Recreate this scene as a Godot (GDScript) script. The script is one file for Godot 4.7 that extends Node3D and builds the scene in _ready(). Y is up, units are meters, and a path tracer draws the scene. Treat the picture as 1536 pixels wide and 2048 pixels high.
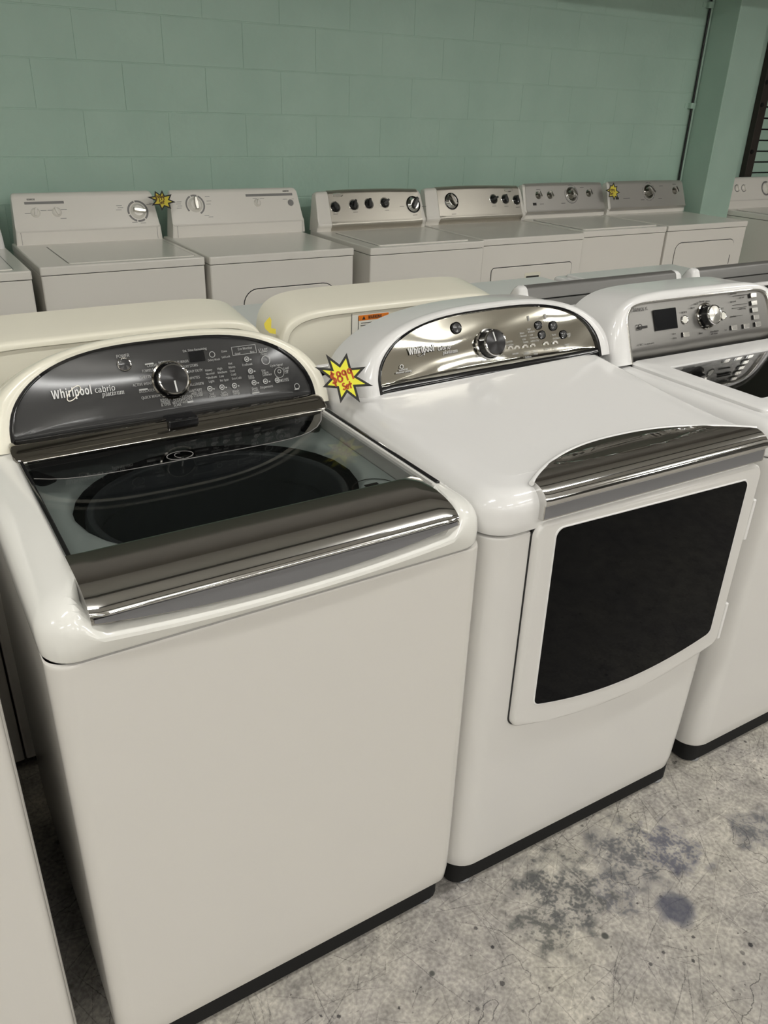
extends Node3D
# A used-appliance shop: a row of washers and dryers in front, a row with its backs to it, a third row along a teal block wall.

const STAR1 := Vector3(0.6820, 1.0400, -0.4700)
const STAR1K := 0.0000922
const STAR2 := Vector3(1.1750, 1.1030, -3.1700)
const STAR2K := 0.0000847
const STAR3 := Vector3(4.2280, 1.0650, -3.1900)
const STAR3K := 0.0001738
const STAR4 := Vector3(0.6940, 1.0630, -0.8420)
const STAR4K := 0.0011833
const EXPOSURE := 0.49
const LAMP_E := 5.0
const LAMP_Z := [0.5, 3.3, 6.3, 9.0]
const LAMP_X := [-4.0, -1.6, 0.8, 3.2, 5.6, 8.0]


var M := {}
var taken := {}

# ------------------------------------------------------------------ geometry
class Geo:
	var v := PackedVector3Array()
	var f := PackedInt32Array()
	var xf := Transform3D()
	var uv := PackedVector2Array()

	func add(p: Vector3) -> int:
		v.append(xf * p)
		return v.size() - 1

	func tri(a: int, b: int, c: int) -> void:
		f.append(a); f.append(b); f.append(c)

	func quad(a: int, b: int, c: int, d: int) -> void:
		tri(a, b, c); tri(a, c, d)

	func ring(pts: PackedVector3Array) -> int:
		var s := v.size()
		for p in pts:
			v.append(xf * p)
		return s

	# rings of equal length joined by quads; CCW seen from the side the rings go to
	func loft(rings: Array, closed := true, cap0 := true, cap1 := true) -> void:
		var from := f.size()
		var at := []
		for r in rings:
			at.append(ring(r))
		var n: int = rings[0].size()
		for i in rings.size() - 1:
			for j in (n if closed else n - 1):
				var k := (j + 1) % n
				quad(at[i] + j, at[i] + k, at[i + 1] + k, at[i + 1] + j)
		if closed and cap0:
			fan(rings[0], true)
		if closed and cap1:
			fan(rings[-1], false)
		if closed and cap0 and cap1:
			orient(from)

	func fan(pts: PackedVector3Array, flip: bool) -> void:
		var c := Vector3.ZERO
		for p in pts:
			c += p
		var s := ring(pts)
		var m := add(c / pts.size())
		for j in pts.size():
			var k := (j + 1) % pts.size()
			if flip:
				tri(m, s + k, s + j)
			else:
				tri(m, s + j, s + k)

	func grid(rows: Array) -> void:
		loft(rows, false)

	# turn the faces added since «from» outwards
	func orient(from: int) -> void:
		var vol := 0.0
		for i in range(from, f.size(), 3):
			vol += v[f[i]].dot(v[f[i + 1]].cross(v[f[i + 2]]))
		if vol < 0.0:
			for i in range(from, f.size(), 3):
				var t := f[i]
				f[i] = f[i + 1]
				f[i + 1] = t

	# box with rounded upright corners (rf front, rb back) and rounded top and bottom edges
	func slab(x0: float, x1: float, y0: float, y1: float, z0: float, z1: float, rf := 0.004, rb := 0.004, rt := 0.003, rl := 0.0, nc := 4, ns := 1, ne := 4) -> void:
		var rs := []
		if rl > 0.0:
			for i in ne:
				var a := PI / 2 * i / ne
				var d := rl * (1.0 - sin(a))
				rs.append(Geo.rr(x0 + d, x1 - d, z0 + d, z1 - d, maxf(rf - d, 0.0008), maxf(rb - d, 0.0008), y0 + rl * (1.0 - cos(a)), nc, ns))
			rs.append(Geo.rr(x0, x1, z0, z1, rf, rb, y0 + rl, nc, ns))
		else:
			rs.append(Geo.rr(x0, x1, z0, z1, rf, rb, y0, nc, ns))
		if rt > 0.0:
			for i in ne + 1:
				var a := PI / 2 * i / ne
				var d := rt * (1.0 - cos(a))
				rs.append(Geo.rr(x0 + d, x1 - d, z0 + d, z1 - d, maxf(rf - d, 0.0008), maxf(rb - d, 0.0008), y1 - rt + rt * sin(a), nc, ns))
		else:
			rs.append(Geo.rr(x0, x1, z0, z1, rf, rb, y1, nc, ns))
		loft(rs)

	static func rr(x0: float, x1: float, z0: float, z1: float, rf: float, rb: float, y: float, nc := 4, ns := 1) -> PackedVector3Array:
		var p := PackedVector3Array()
		var cs := [[x1 - rf, z1 - rf, rf, 90.0], [x1 - rb, z0 + rb, rb, 0.0], [x0 + rb, z0 + rb, rb, -90.0], [x0 + rf, z1 - rf, rf, -180.0]]
		for k in 4:
			var c: Array = cs[k]
			for i in nc + 1:
				var a: float = deg_to_rad(c[3] - 90.0 * i / nc)
				p.append(Vector3(c[0] + c[2] * cos(a), y, c[1] + c[2] * sin(a)))
			var e: Array = cs[(k + 1) % 4]
			var a2: float = deg_to_rad(e[3])
			var q := Vector3(e[0] + e[2] * cos(a2), y, e[1] + e[2] * sin(a2))
			var l := p[-1]
			for i in range(1, ns):
				p.append(l.lerp(q, float(i) / ns))
		return p

	# outline in the XY plane, front face at z = d, back at z = 0, bevelled front edge
	func prism(poly: PackedVector2Array, d: float, bevel := 0.0, back := true) -> void:
		var from := f.size()
		var pts := poly
		if Geometry2D.is_polygon_clockwise(pts):
			pts = poly.duplicate()
			pts.reverse()
		var n := pts.size()
		var inner := PackedVector2Array()
		for i in n:
			var a := (pts[i] - pts[(i + n - 1) % n]).normalized()
			var b := (pts[(i + 1) % n] - pts[i]).normalized()
			var na := Vector2(-a.y, a.x)
			var nb := Vector2(-b.y, b.x)
			var m := (na + nb)
			m = m.normalized() / maxf(0.35, m.normalized().dot(na)) if m.length() > 0.01 else na
			inner.append(pts[i] + m * bevel)
		var r0 := PackedVector3Array(); var r1 := PackedVector3Array(); var r2 := PackedVector3Array()
		for i in n:
			r0.append(Vector3(pts[i].x, pts[i].y, 0)); r1.append(Vector3(pts[i].x, pts[i].y, d - bevel)); r2.append(Vector3(inner[i].x, inner[i].y, d))
		if bevel > 0.0:
			loft([r0, r1, r2], true, false, false)
		else:
			for i in n:
				r2[i].z = d
			loft([r0, r2], true, false, false)
		var t := Geometry2D.triangulate_polygon(inner if bevel > 0.0 else pts)
		var s := ring(r2)
		var sb := ring(r0) if back else 0
		for i in range(0, t.size(), 3):
			var a := pts[t[i]]; var b := pts[t[i + 1]]; var c := pts[t[i + 2]]
			if (b - a).cross(c - a) > 0:
				tri(s + t[i], s + t[i + 1], s + t[i + 2])
				if back: tri(sb + t[i], sb + t[i + 2], sb + t[i + 1])
			else:
				tri(s + t[i], s + t[i + 2], s + t[i + 1])
				if back: tri(sb + t[i], sb + t[i + 1], sb + t[i + 2])
		if back:
			orient(from)

	# profile of (radius, height) turned about the local Z axis
	func lathe(prof: Array, n := 24) -> void:
		var rs := []
		for p in prof:
			var r := PackedVector3Array()
			for j in n:
				var a := TAU * j / n
				r.append(Vector3(maxf(p[0], 0.0002) * cos(a), maxf(p[0], 0.0002) * sin(a), p[1]))
			rs.append(r)
		loft(rs)

	# closed outline (z, y) swept along x; ends[i] = [x_left-ish u, scale about the outline's middle]
	func sweep(prof: PackedVector2Array, xs: Array, taper := 0.0, y0 := 0.0, h := 1.0) -> void:
		var c := Vector2.ZERO
		for p in prof:
			c += p
		c /= prof.size()
		var mid: float = (xs[0][0] + xs[-1][0]) / 2.0
		var hw: float = (xs[-1][0] - xs[0][0]) / 2.0
		var rs := []
		for e in xs:
			var r := PackedVector3Array()
			for p in prof:
				var q := Vector2(c.x + (p.x - c.x) * e[1], c.y + (p.y - c.y) * e[1] if p.y > y0 + 0.001 else p.y)
				var u: float = (e[0] - mid) / hw
				r.append(Vector3(mid + u * (hw - taper * clampf((q.y - y0) / h, 0, 1)), q.y, q.x))
			rs.append(r)
		loft(rs)

	func tube(path: Array, r: float, n := 8) -> void:
		var rs := []
		var up := Vector3(0.13, 0.97, 0.21)
		for i in path.size():
			var d: Vector3 = (path[mini(i + 1, path.size() - 1)] - path[maxi(i - 1, 0)]).normalized()
			var a := d.cross(up if absf(d.dot(up)) < 0.9 else Vector3(1, 0, 0)).normalized()
			var b := d.cross(a)
			var q := PackedVector3Array()
			for j in n:
				q.append(path[i] + (a * cos(TAU * j / n) + b * sin(TAU * j / n)) * r)
			rs.append(q)
		loft(rs)

	# flat stroke of width w through 2D points, lying at height z, thickness t
	func stroke(path: PackedVector2Array, w: float, z := 0.0, t := 0.0004) -> void:
		var l := []
		for i in path.size():
			var d := (path[mini(i + 1, path.size() - 1)] - path[maxi(i - 1, 0)]).normalized()
			var nn := Vector2(-d.y, d.x) * w / 2
			var p := path[i]
			if i == 0: p -= d * w * 0.4
			if i == path.size() - 1: p += d * w * 0.4
			l.append(PackedVector3Array([Vector3(p.x + nn.x, p.y + nn.y, z), Vector3(p.x - nn.x, p.y - nn.y, z), Vector3(p.x - nn.x, p.y - nn.y, z + t), Vector3(p.x + nn.x, p.y + nn.y, z + t)]))
		loft(l)

	func mesh(crease := 38.0) -> ArrayMesh:
		var cosc := cos(deg_to_rad(crease))
		var nt := f.size() / 3
		var fn := PackedVector3Array()
		fn.resize(nt)
		var near := {}
		var keys := PackedInt64Array()
		keys.resize(v.size())
		for i in v.size():
			var p := v[i]
			keys[i] = (int(roundf(p.x * 20000.0)) + 1000000) * 4000037000039 + (int(roundf(p.y * 20000.0)) + 1000000) * 2000003 + int(roundf(p.z * 20000.0))
		for t in nt:
			var a := v[f[t * 3]]
			var n := (v[f[t * 3 + 1]] - a).cross(v[f[t * 3 + 2]] - a)
			fn[t] = n
			if n.length_squared() < 1e-20:
				continue
			for k in 3:
				var key := keys[f[t * 3 + k]]
				if near.has(key):
					near[key].append(t)
				else:
					near[key] = [t]
		var ov := PackedVector3Array()
		var on := PackedVector3Array()
		var ouv := PackedVector2Array()
		for t in nt:
			var n := fn[t]
			if n.length_squared() < 1e-20:
				continue
			var nn := n.normalized()
			for k in [0, 2, 1]:
				var i := f[t * 3 + k]
				var s := Vector3.ZERO
				for o in near[keys[i]]:
					if fn[o].normalized().dot(nn) > cosc:
						s += fn[o]
				ov.append(v[i])
				on.append(s.normalized())
				if uv.size() == v.size():
					ouv.append(uv[i])
		var arr := []
		arr.resize(Mesh.ARRAY_MAX)
		arr[Mesh.ARRAY_VERTEX] = ov
		arr[Mesh.ARRAY_NORMAL] = on
		if ouv.size():
			arr[Mesh.ARRAY_TEX_UV] = ouv
		var m := ArrayMesh.new()
		m.add_surface_from_arrays(Mesh.PRIMITIVE_TRIANGLES, arr)
		return m

# ------------------------------------------------------------------ naming
func numbered(n: String) -> String:
	if not taken.has(n):
		taken[n] = 0
		return n
	taken[n] += 1
	return "%s_%03d" % [n, taken[n]]

func part(called: String, g, m: Material, parent: Node, crease := 38.0) -> MeshInstance3D:
	var o := MeshInstance3D.new()
	o.name = numbered(called) if parent == self else called
	o.mesh = g if g is Mesh else g.mesh(crease)
	o.material_override = m
	o.cast_shadow = GeometryInstance3D.SHADOW_CASTING_SETTING_ON
	parent.add_child(o, true)
	return o

func tag(o: Node, label: String, category: String, group := "") -> Node:
	o.set_meta("label", label)
	o.set_meta("category", category)
	if group: o.set_meta("group", group)
	return o

func thing(called: String, label: String, category: String, at := Vector3.ZERO, turn := 0.0, group := "") -> Node3D:
	var o := Node3D.new()
	o.name = numbered(called)
	add_child(o)
	o.position = at
	o.rotation.y = turn
	tag(o, label, category, group)
	return o

func struct(called: String, g, m: Material) -> MeshInstance3D:
	var o := part(called, g, m, self)
	o.set_meta("kind", "structure")
	return o

# ------------------------------------------------------------------ materials
func mat(name: String, c: Color, rough := 0.4, metal := 0.0, spec := 0.5) -> StandardMaterial3D:
	var m := StandardMaterial3D.new()
	m.resource_name = name
	m.albedo_color = c
	m.roughness = rough
	m.metallic = metal
	m.metallic_specular = spec
	M[name] = m
	return m

func noise(seed_: int, freq: float, oct := 3, type := FastNoiseLite.TYPE_SIMPLEX_SMOOTH) -> FastNoiseLite:
	var n := FastNoiseLite.new()
	n.seed = seed_
	n.frequency = freq
	n.fractal_octaves = oct
	n.noise_type = type
	return n

func c8(r: int, g: int, b: int) -> Color:
	return Color(r / 255.0, g / 255.0, b / 255.0)

func materials() -> void:
	mat("white_enamel", c8(215, 212, 206), 0.2)
	mat("cabinet_paint", c8(217, 215, 211), 0.2)
	mat("white_plastic", c8(229, 228, 222), 0.12)
	mat("cool_white", c8(229, 228, 226), 0.12)
	mat("cream_plastic", c8(236, 232, 215), 0.2)
	mat("old_white", c8(233, 229, 221), 0.2)
	mat("black_gloss", c8(26, 26, 27), 0.06)
	mat("dark_panel", c8(62, 62, 62), 0.1, 0.0, 0.42)
	mat("knob_black", c8(44, 43, 43), 0.16, 0.0, 0.3)
	mat("black_plastic", c8(18, 18, 18), 0.4)
	mat("gap_black", c8(8, 8, 8), 0.9)
	mat("chrome", c8(214, 213, 211), 0.06, 1.0)
	mat("smoke_chrome", c8(150, 147, 141), 0.08, 1.0)
	mat("mirror_panel", c8(212, 209, 198), 0.04, 1.0)
	mat("grey_lip", c8(126, 126, 129), 0.3, 0.3)
	mat("steel", c8(142, 140, 136), 0.36, 0.85)
	mat("warm_steel", c8(188, 183, 172), 0.32, 0.85)
	mat("dark_steel", c8(190, 187, 181), 0.42, 0.6)
	mat("back_steel", c8(118, 117, 114), 0.4, 0.5)
	mat("grey_paint", c8(128, 128, 128), 0.5)
	mat("grey_print", c8(132, 130, 128), 0.6)
	mat("black_print", c8(38, 36, 34), 0.6)
	mat("white_print", c8(222, 222, 220), 0.5)
	mat("pale_chrome", c8(225, 222, 215), 0.15, 0.8)
	mat("basket", c8(84, 90, 92), 0.35, 0.3)
	mat("tub_white", c8(214, 228, 222), 0.35)
	mat("star_yellow", c8(238, 234, 62), 0.6)
	mat("star_gold", c8(218, 200, 62), 0.6)
	mat("star_black", c8(30, 29, 26), 0.6)
	mat("marker_red", c8(188, 78, 28), 0.6)
	mat("marker_brown", c8(104, 76, 18), 0.6)
	mat("label_white", c8(226, 224, 214), 0.5)
	mat("label_orange", c8(222, 122, 32), 0.5)
	mat("rust_steel", c8(58, 52, 47), 0.6, 0.3)
	var g := mat("lid_glass", Color(0.010, 0.022, 0.021, 0.30), 0.02, 0.0, 0.27)
	g.transparency = BaseMaterial3D.TRANSPARENCY_ALPHA
	var k := mat("lid_print", Color(0.006, 0.009, 0.010, 0.45), 0.04, 0.0, 0.3)
	k.transparency = BaseMaterial3D.TRANSPARENCY_ALPHA
	var k2 := mat("dark_lid_glass", Color(0.006, 0.010, 0.011, 0.62), 0.02, 0.0, 0.4)
	k2.transparency = BaseMaterial3D.TRANSPARENCY_ALPHA
	mat("door_glass", c8(5, 6, 8), 0.03, 0.0, 0.22)
	mat("display_glass", c8(14, 16, 20), 0.08)
	# painted block wall: teal, with roller stipple and faint patchiness
	var t := mat("teal_paint", Color.WHITE, 0.42, 0.0, 0.4)
	var nt := NoiseTexture2D.new()
	nt.width = 512; nt.height = 512; nt.seamless = true
	nt.noise = noise(5, 0.006, 4)
	var gr := Gradient.new()
	gr.set_color(0, c8(167, 194, 179)); gr.set_color(1, c8(175, 201, 186))
	nt.color_ramp = gr
	t.albedo_texture = nt
	t.uv1_triplanar = true; t.uv1_world_triplanar = true
	t.uv1_scale = Vector3.ONE * 0.7
	var nb := NoiseTexture2D.new()
	nb.width = 512; nb.height = 512; nb.seamless = true
	nb.noise = noise(8, 0.06, 4)
	t.heightmap_enabled = true; t.heightmap_texture = nb; t.heightmap_scale = 0.12
	var t2: StandardMaterial3D = t.duplicate()
	t2.resource_name = "teal_pillar"
	t2.heightmap_scale = 0.03
	M["teal_pillar"] = t2
	mat("ceiling_paint", c8(214, 212, 208), 0.9)
	mat("added_soffit_paint", c8(142, 138, 132), 0.8)
	mat("far_paint", c8(226, 224, 218), 0.8)
	mat("dark_wall", c8(74, 72, 68), 0.8)
	mat("added_beam_paint", c8(84, 82, 79), 0.7)
	mat("dim_print", c8(176, 176, 174), 0.5)
	var lamp := mat("lamp_glow", Color.WHITE, 0.5)
	lamp.emission_enabled = true
	lamp.emission = Color(1.0, 0.995, 0.98)
	lamp.emission_energy_multiplier = 9.0
	mat("lamp_body", c8(225, 225, 222), 0.4)
	floor_material()

func floor_material() -> void:
	var n := 1536
	var span := 2.0
	var rng := RandomNumberGenerator.new()
	rng.seed = 41
	var a := noise(11, 0.0035, 5).get_seamless_image(n, n).get_data()
	var b := noise(12, 0.018, 5).get_seamless_image(n, n).get_data()
	var c := noise(13, 0.11, 3).get_seamless_image(n, n).get_data()
	var d := noise(14, 0.03, 4, FastNoiseLite.TYPE_CELLULAR).get_seamless_image(n, n).get_data()
	var dark := PackedFloat32Array()
	dark.resize(n * n)
	for k in 5200:  # scuffs and scratches
		var x := rng.randf() * n
		var y := rng.randf() * n
		var l := int(pow(rng.randf(), 2.5) * 230) + 8
		var an := rng.randf_range(-0.9, 0.35) + (PI / 2 if rng.randf() < 0.35 else 0.0)
		var s := rng.randf_range(0.06, 0.34) * (1.0 if rng.randf() < 0.75 else -0.5)
		for i in l:
			an += rng.randf_range(-0.03, 0.03)
			x += cos(an); y += sin(an)
			var q := posmod(int(y), n) * n + posmod(int(x), n)
			dark[q] = clampf(dark[q] + s * (1.0 - absf(2.0 * i / l - 1.0)), -0.3, 0.6)
	for k in 34:  # wandering hairline cracks
		var x := rng.randf() * n
		var y := rng.randf() * n
		var an := rng.randf() * TAU
		var s := rng.randf_range(0.25, 0.45)
		for i in rng.randi_range(80, 420):
			an += rng.randf_range(-0.35, 0.35)
			x += cos(an) * 0.8; y += sin(an) * 0.8
			var q := posmod(int(y), n) * n + posmod(int(x), n)
			dark[q] = maxf(dark[q], s)
	for k in 2600:  # pits and specks
		var x := int(rng.randf() * n)
		var y := int(rng.randf() * n)
		var r := int(pow(rng.randf(), 9) * 4) + 1
		var s := rng.randf_range(0.12, 0.5)
		for j in range(-r, r + 1):
			for i in range(-r, r + 1):
				if i * i + j * j <= r * r + rng.randi_range(-2, 1):
					var q := posmod(y + j, n) * n + posmod(x + i, n)
					dark[q] = maxf(dark[q], s)
	# stains where the photograph shows them: x, z, radius, strength, blue share, needs speckle
	var st := [[1.108, 0.268, 0.042, 0.62, 0.8, 0.25], [1.23, 0.15, 0.075, 0.5, 0.9, 0.9], [1.13, 0.12, 0.09, 0.5, 0.5, 1.0], [0.92, 0.12, 0.10, 0.55, 0.3, 1.0], [0.83, 0.15, 0.06, 0.5, 0.2, 1.0], [1.02, 0.17, 0.06, 0.45, 0.6, 1.0], [0.93, 0.236, 0.008, 0.7, 0.1, 0.0], [1.45, 0.22, 0.06, 0.45, 0.6, 0.8], [0.57, 0.12, 0.006, 0.6, 0.1, 0.0]]
	var smap := {}
	for s in st:
		var R: float = s[2] * 1.6
		for py in range(int((s[1] + 0.5 - R) / span * n), int((s[1] + 0.5 + R) / span * n)):
			for px in range(int((s[0] - R) / span * n), int((s[0] + R) / span * n)):
				var q := posmod(py, n) * n + posmod(px, n)
				var dx: float = (px * span / n) - s[0]
				var dz: float = (py * span / n - 0.5) - s[1]
				var rr: float = sqrt(dx * dx + dz * dz) / s[2] + (b[q] / 255.0 - 0.5) * 1.3 * minf(1.0, s[5] + 0.25)
				var w := clampf((1.15 - rr) * 2.2, 0, 1)
				w *= lerpf(1.0, clampf((d[q] / 255.0 - 0.35) * 2.5 + (c[q] / 255.0 - 0.4) * 2.5, 0, 1), s[5])
				if w > 0.0:
					var old: Array = smap.get(q, [0.0, 0.0])
					if w * s[3] * 1.3 > old[0]:
						smap[q] = [minf(0.85, w * s[3] * 1.3), s[4]]
	var out := PackedByteArray()
	out.resize(n * n * 3)
	for q in n * n:
		var big := a[q] / 255.0
		var mid := b[q] / 255.0
		var k := 0.93 + (big - 0.5) * 0.16 + (mid - 0.5) * 0.22 + (c[q] / 255.0 - 0.5) * 0.30 - maxf(0.0, d[q] / 255.0 - 0.55) * 0.35 - dark[q]
		var r := 176.0 * k
		var g := 171.0 * k
		var bl := 159.0 * k + (1.0 - big) * 6.0
		if smap.has(q):
			var s: Array = smap[q]
			r = lerpf(r, 62, s[0]); g = lerpf(g, 64, s[0]); bl = lerpf(bl, lerpf(58, 84, s[1]), s[0])
		out[q * 3] = clampi(int(r), 0, 255); out[q * 3 + 1] = clampi(int(g), 0, 255); out[q * 3 + 2] = clampi(int(bl), 0, 255)
	var m := mat("concrete", Color.WHITE, 0.5, 0.0, 0.35)
	m.albedo_texture = ImageTexture.create_from_image(Image.create_from_data(n, n, false, Image.FORMAT_RGB8, out))
	var nb := NoiseTexture2D.new()
	nb.width = 512; nb.height = 512; nb.seamless = true
	nb.noise = noise(18, 0.05, 4)
	m.heightmap_enabled = true
	m.heightmap_texture = nb
	m.heightmap_scale = 0.06

# ------------------------------------------------------------------ lettering and marks on a panel
var face := Transform3D()  # the panel's own axes: x along it, y up its slope, z out of it
var lift := 0.0009

func let(g: Geo, txt: String, x: float, s: float, h: float, style := "") -> void:
	var tm := TextMesh.new()
	var sf := SystemFont.new()
	sf.font_names = PackedStringArray(["Droid Serif" if style == "italic" else "Droid Sans"])
	if style == "bold": sf.font_weight = 700
	tm.font = sf
	tm.text = txt
	tm.font_size = 32
	tm.pixel_size = 1.0 / 32.0
	tm.depth = 0.004
	tm.curve_step = 6.0 if h < 0.008 else 2.0
	var arr := tm.surface_get_arrays(0)
	var vv: PackedVector3Array = arr[Mesh.ARRAY_VERTEX]
	var ii: PackedInt32Array = arr[Mesh.ARRAY_INDEX]
	var k := h / 0.72
	var sq := 0.70 if style == "bold" else 0.92
	var sh := 0.18 if style == "italic" else 0.0
	var base := g.v.size()
	for p in vv:
		g.v.append(face * Vector3(x + (p.x * sq + sh * p.y) * k, s + p.y * k, lift + (0.0003 if p.z > 0 else 0.0)))
	for i in range(0, ii.size(), 3):
		g.f.append(base + ii[i]); g.f.append(base + ii[i + 2]); g.f.append(base + ii[i + 1])

func dash(g: Geo, x: float, s: float, w: float, h: float) -> void:
	g.xf = face
	g.prism(PackedVector2Array([Vector2(x - w / 2, s - h / 2), Vector2(x + w / 2, s - h / 2), Vector2(x + w / 2, s + h / 2), Vector2(x - w / 2, s + h / 2)]), lift + 0.0003)
	g.xf = Transform3D()

func ring(g: Geo, x: float, s: float, r: float, t: float, a0 := 0.0, a1 := 360.0, sq := 1.0, tilt := 0.0) -> void:
	g.xf = face
	var p := PackedVector2Array()
	var n := 22
	for i in n + 1:
		var a := deg_to_rad(lerpf(a0, a1, float(i) / n))
		p.append(Vector2(x, s) + Vector2(r * cos(a), r * sq * sin(a)).rotated(tilt))
	g.stroke(p, t, lift)
	g.xf = Transform3D()

func box_line(g: Geo, x0: float, x1: float, s0: float, s1: float, w: float) -> void:
	g.xf = face
	g.stroke(PackedVector2Array([Vector2(x0, s0), Vector2(x1, s0)]), w, lift)
	g.stroke(PackedVector2Array([Vector2(x0, s1), Vector2(x1, s1)]), w, lift)
	g.stroke(PackedVector2Array([Vector2(x0, s0), Vector2(x0, s1)]), w, lift)
	g.stroke(PackedVector2Array([Vector2(x1, s0), Vector2(x1, s1)]), w, lift)
	g.xf = Transform3D()

func on(x: float, s: float, d := 0.0) -> Transform3D:
	return face * Transform3D(Basis(), Vector3(x, s, d))

func rounded(p: PackedVector2Array, r: float) -> PackedVector2Array:
	if Geometry2D.is_polygon_clockwise(p):
		p.reverse()
	var big := PackedVector2Array()
	for q in p:
		big.append(q * 3000.0)
	var a: PackedVector2Array = Geometry2D.offset_polygon(big, -r * 3000.0, Geometry2D.JOIN_MITER)[0]
	var b: PackedVector2Array = Geometry2D.offset_polygon(a, r * 3000.0, Geometry2D.JOIN_ROUND)[0]
	var out := PackedVector2Array()
	for q in b:  # drop points that crowd together
		if out.is_empty() or out[-1].distance_to(q / 3000.0) > 0.0016:
			out.append(q / 3000.0)
	return out

func rrect2(w: float, h: float, r: float, n := 4) -> PackedVector2Array:
	var p := PackedVector2Array()
	for k in 4:
		var c := Vector2((w / 2 - r) * [1, -1, -1, 1][k], (h / 2 - r) * [1, 1, -1, -1][k])
		for i in n + 1:
			var a := PI / 2 * k + PI / 2 * i / n
			p.append(c + Vector2(cos(a), sin(a)) * r)
	return p

# ------------------------------------------------------------------ knobs and buttons
func lathe_part(called: String, at: Transform3D, prof: Array, m: Material, parent: Node, n := 24) -> MeshInstance3D:
	var g := Geo.new()
	g.xf = at
	g.lathe(prof, n)
	return part(called, g, m, parent)

func big_knob(at: Transform3D, r: float, h: float, parent: Node, side: Material, rim: Material, cap: Material, mark: Material, turn := 0.0) -> void:
	var k := lathe_part("cycle_knob", at, [[r * 1.03, 0], [r * 1.05, 0.004], [r, 0.008], [r * 0.95, h - 0.003], [r * 0.93, h]], side, parent, 32)
	lathe_part("knob_ring", at, [[r * 0.97, h - 0.004], [r * 0.99, h - 0.001], [r * 0.94, h + 0.0015], [r * 0.86, h + 0.001], [r * 0.86, h - 0.004]], rim, k, 32)
	lathe_part("knob_cap", at, [[r * 0.87, h - 0.002], [r * 0.86, h + 0.0004], [r * 0.4, h + 0.0016], [0, h + 0.002]], cap, k, 32)
	if mark:
		var g := Geo.new()
		g.xf = at * Transform3D(Basis(Vector3(0, 0, 1), turn), Vector3(0, 0, h + 0.001))
		g.slab(-r * 0.05, r * 0.05, r * 0.1, r * 0.8, -0.0005, 0.0018, 0.0004, 0.0004, 0.0004)
		part("knob_pointer", g, mark, k)

func grip_knob(called: String, at: Transform3D, r: float, h: float, parent: Node, skirt: Material, grip: Material, turn := 0.0) -> void:
	var k := lathe_part(called, at, [[r, 0], [r, 0.002], [r * 0.93, 0.0045], [r * 0.7, h * 0.45], [r * 0.66, h * 0.5]], skirt, parent, 20)
	var g := Geo.new()
	g.xf = at * Transform3D(Basis(Vector3(0, 0, 1), turn), Vector3(0, 0, h * 0.4))
	var p := PackedVector2Array([Vector2(-r * 0.24, -r * 0.72), Vector2(r * 0.24, -r * 0.72), Vector2(r * 0.3, 0), Vector2(r * 0.2, r * 0.95), Vector2(-r * 0.2, r * 0.95), Vector2(-r * 0.3, 0)])
	g.prism(p, h * 0.6, r * 0.09)
	part("knob_grip", g, grip, k)

func round_button(at: Transform3D, r: float, parent: Node, rim: Material, cap: Material) -> void:
	var b := lathe_part("button", at, [[r, 0], [r, 0.0015], [r * 0.93, 0.0022], [r * 0.82, 0.0018], [r * 0.8, 0.0008]], rim, parent, 18)
	lathe_part("button_cap", at, [[r * 0.8, 0.0006], [r * 0.78, 0.002], [r * 0.3, 0.0026], [0, 0.0027]], cap, b, 18)

# ------------------------------------------------------------------ arched control consoles (front row)
var e_s := Vector3(0, 0.926, -0.377)
var e_n := Vector3(0, 0.377, 0.926)

func arch(hw: float, h: float, n: float, m: float, low: float, seg := 40) -> Array:
	# from right base over the top to left base, as (x, s)
	var p := [Vector2(hw, low)]
	for i in seg + 1:
		var a := PI * i / seg
		var c := cos(a)
		p.append(Vector2(hw * signf(c) * pow(absf(c), 2.0 / n), h * pow(sin(a), 2.0 / m)))
	p.append(Vector2(-hw, low))
	return p

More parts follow.
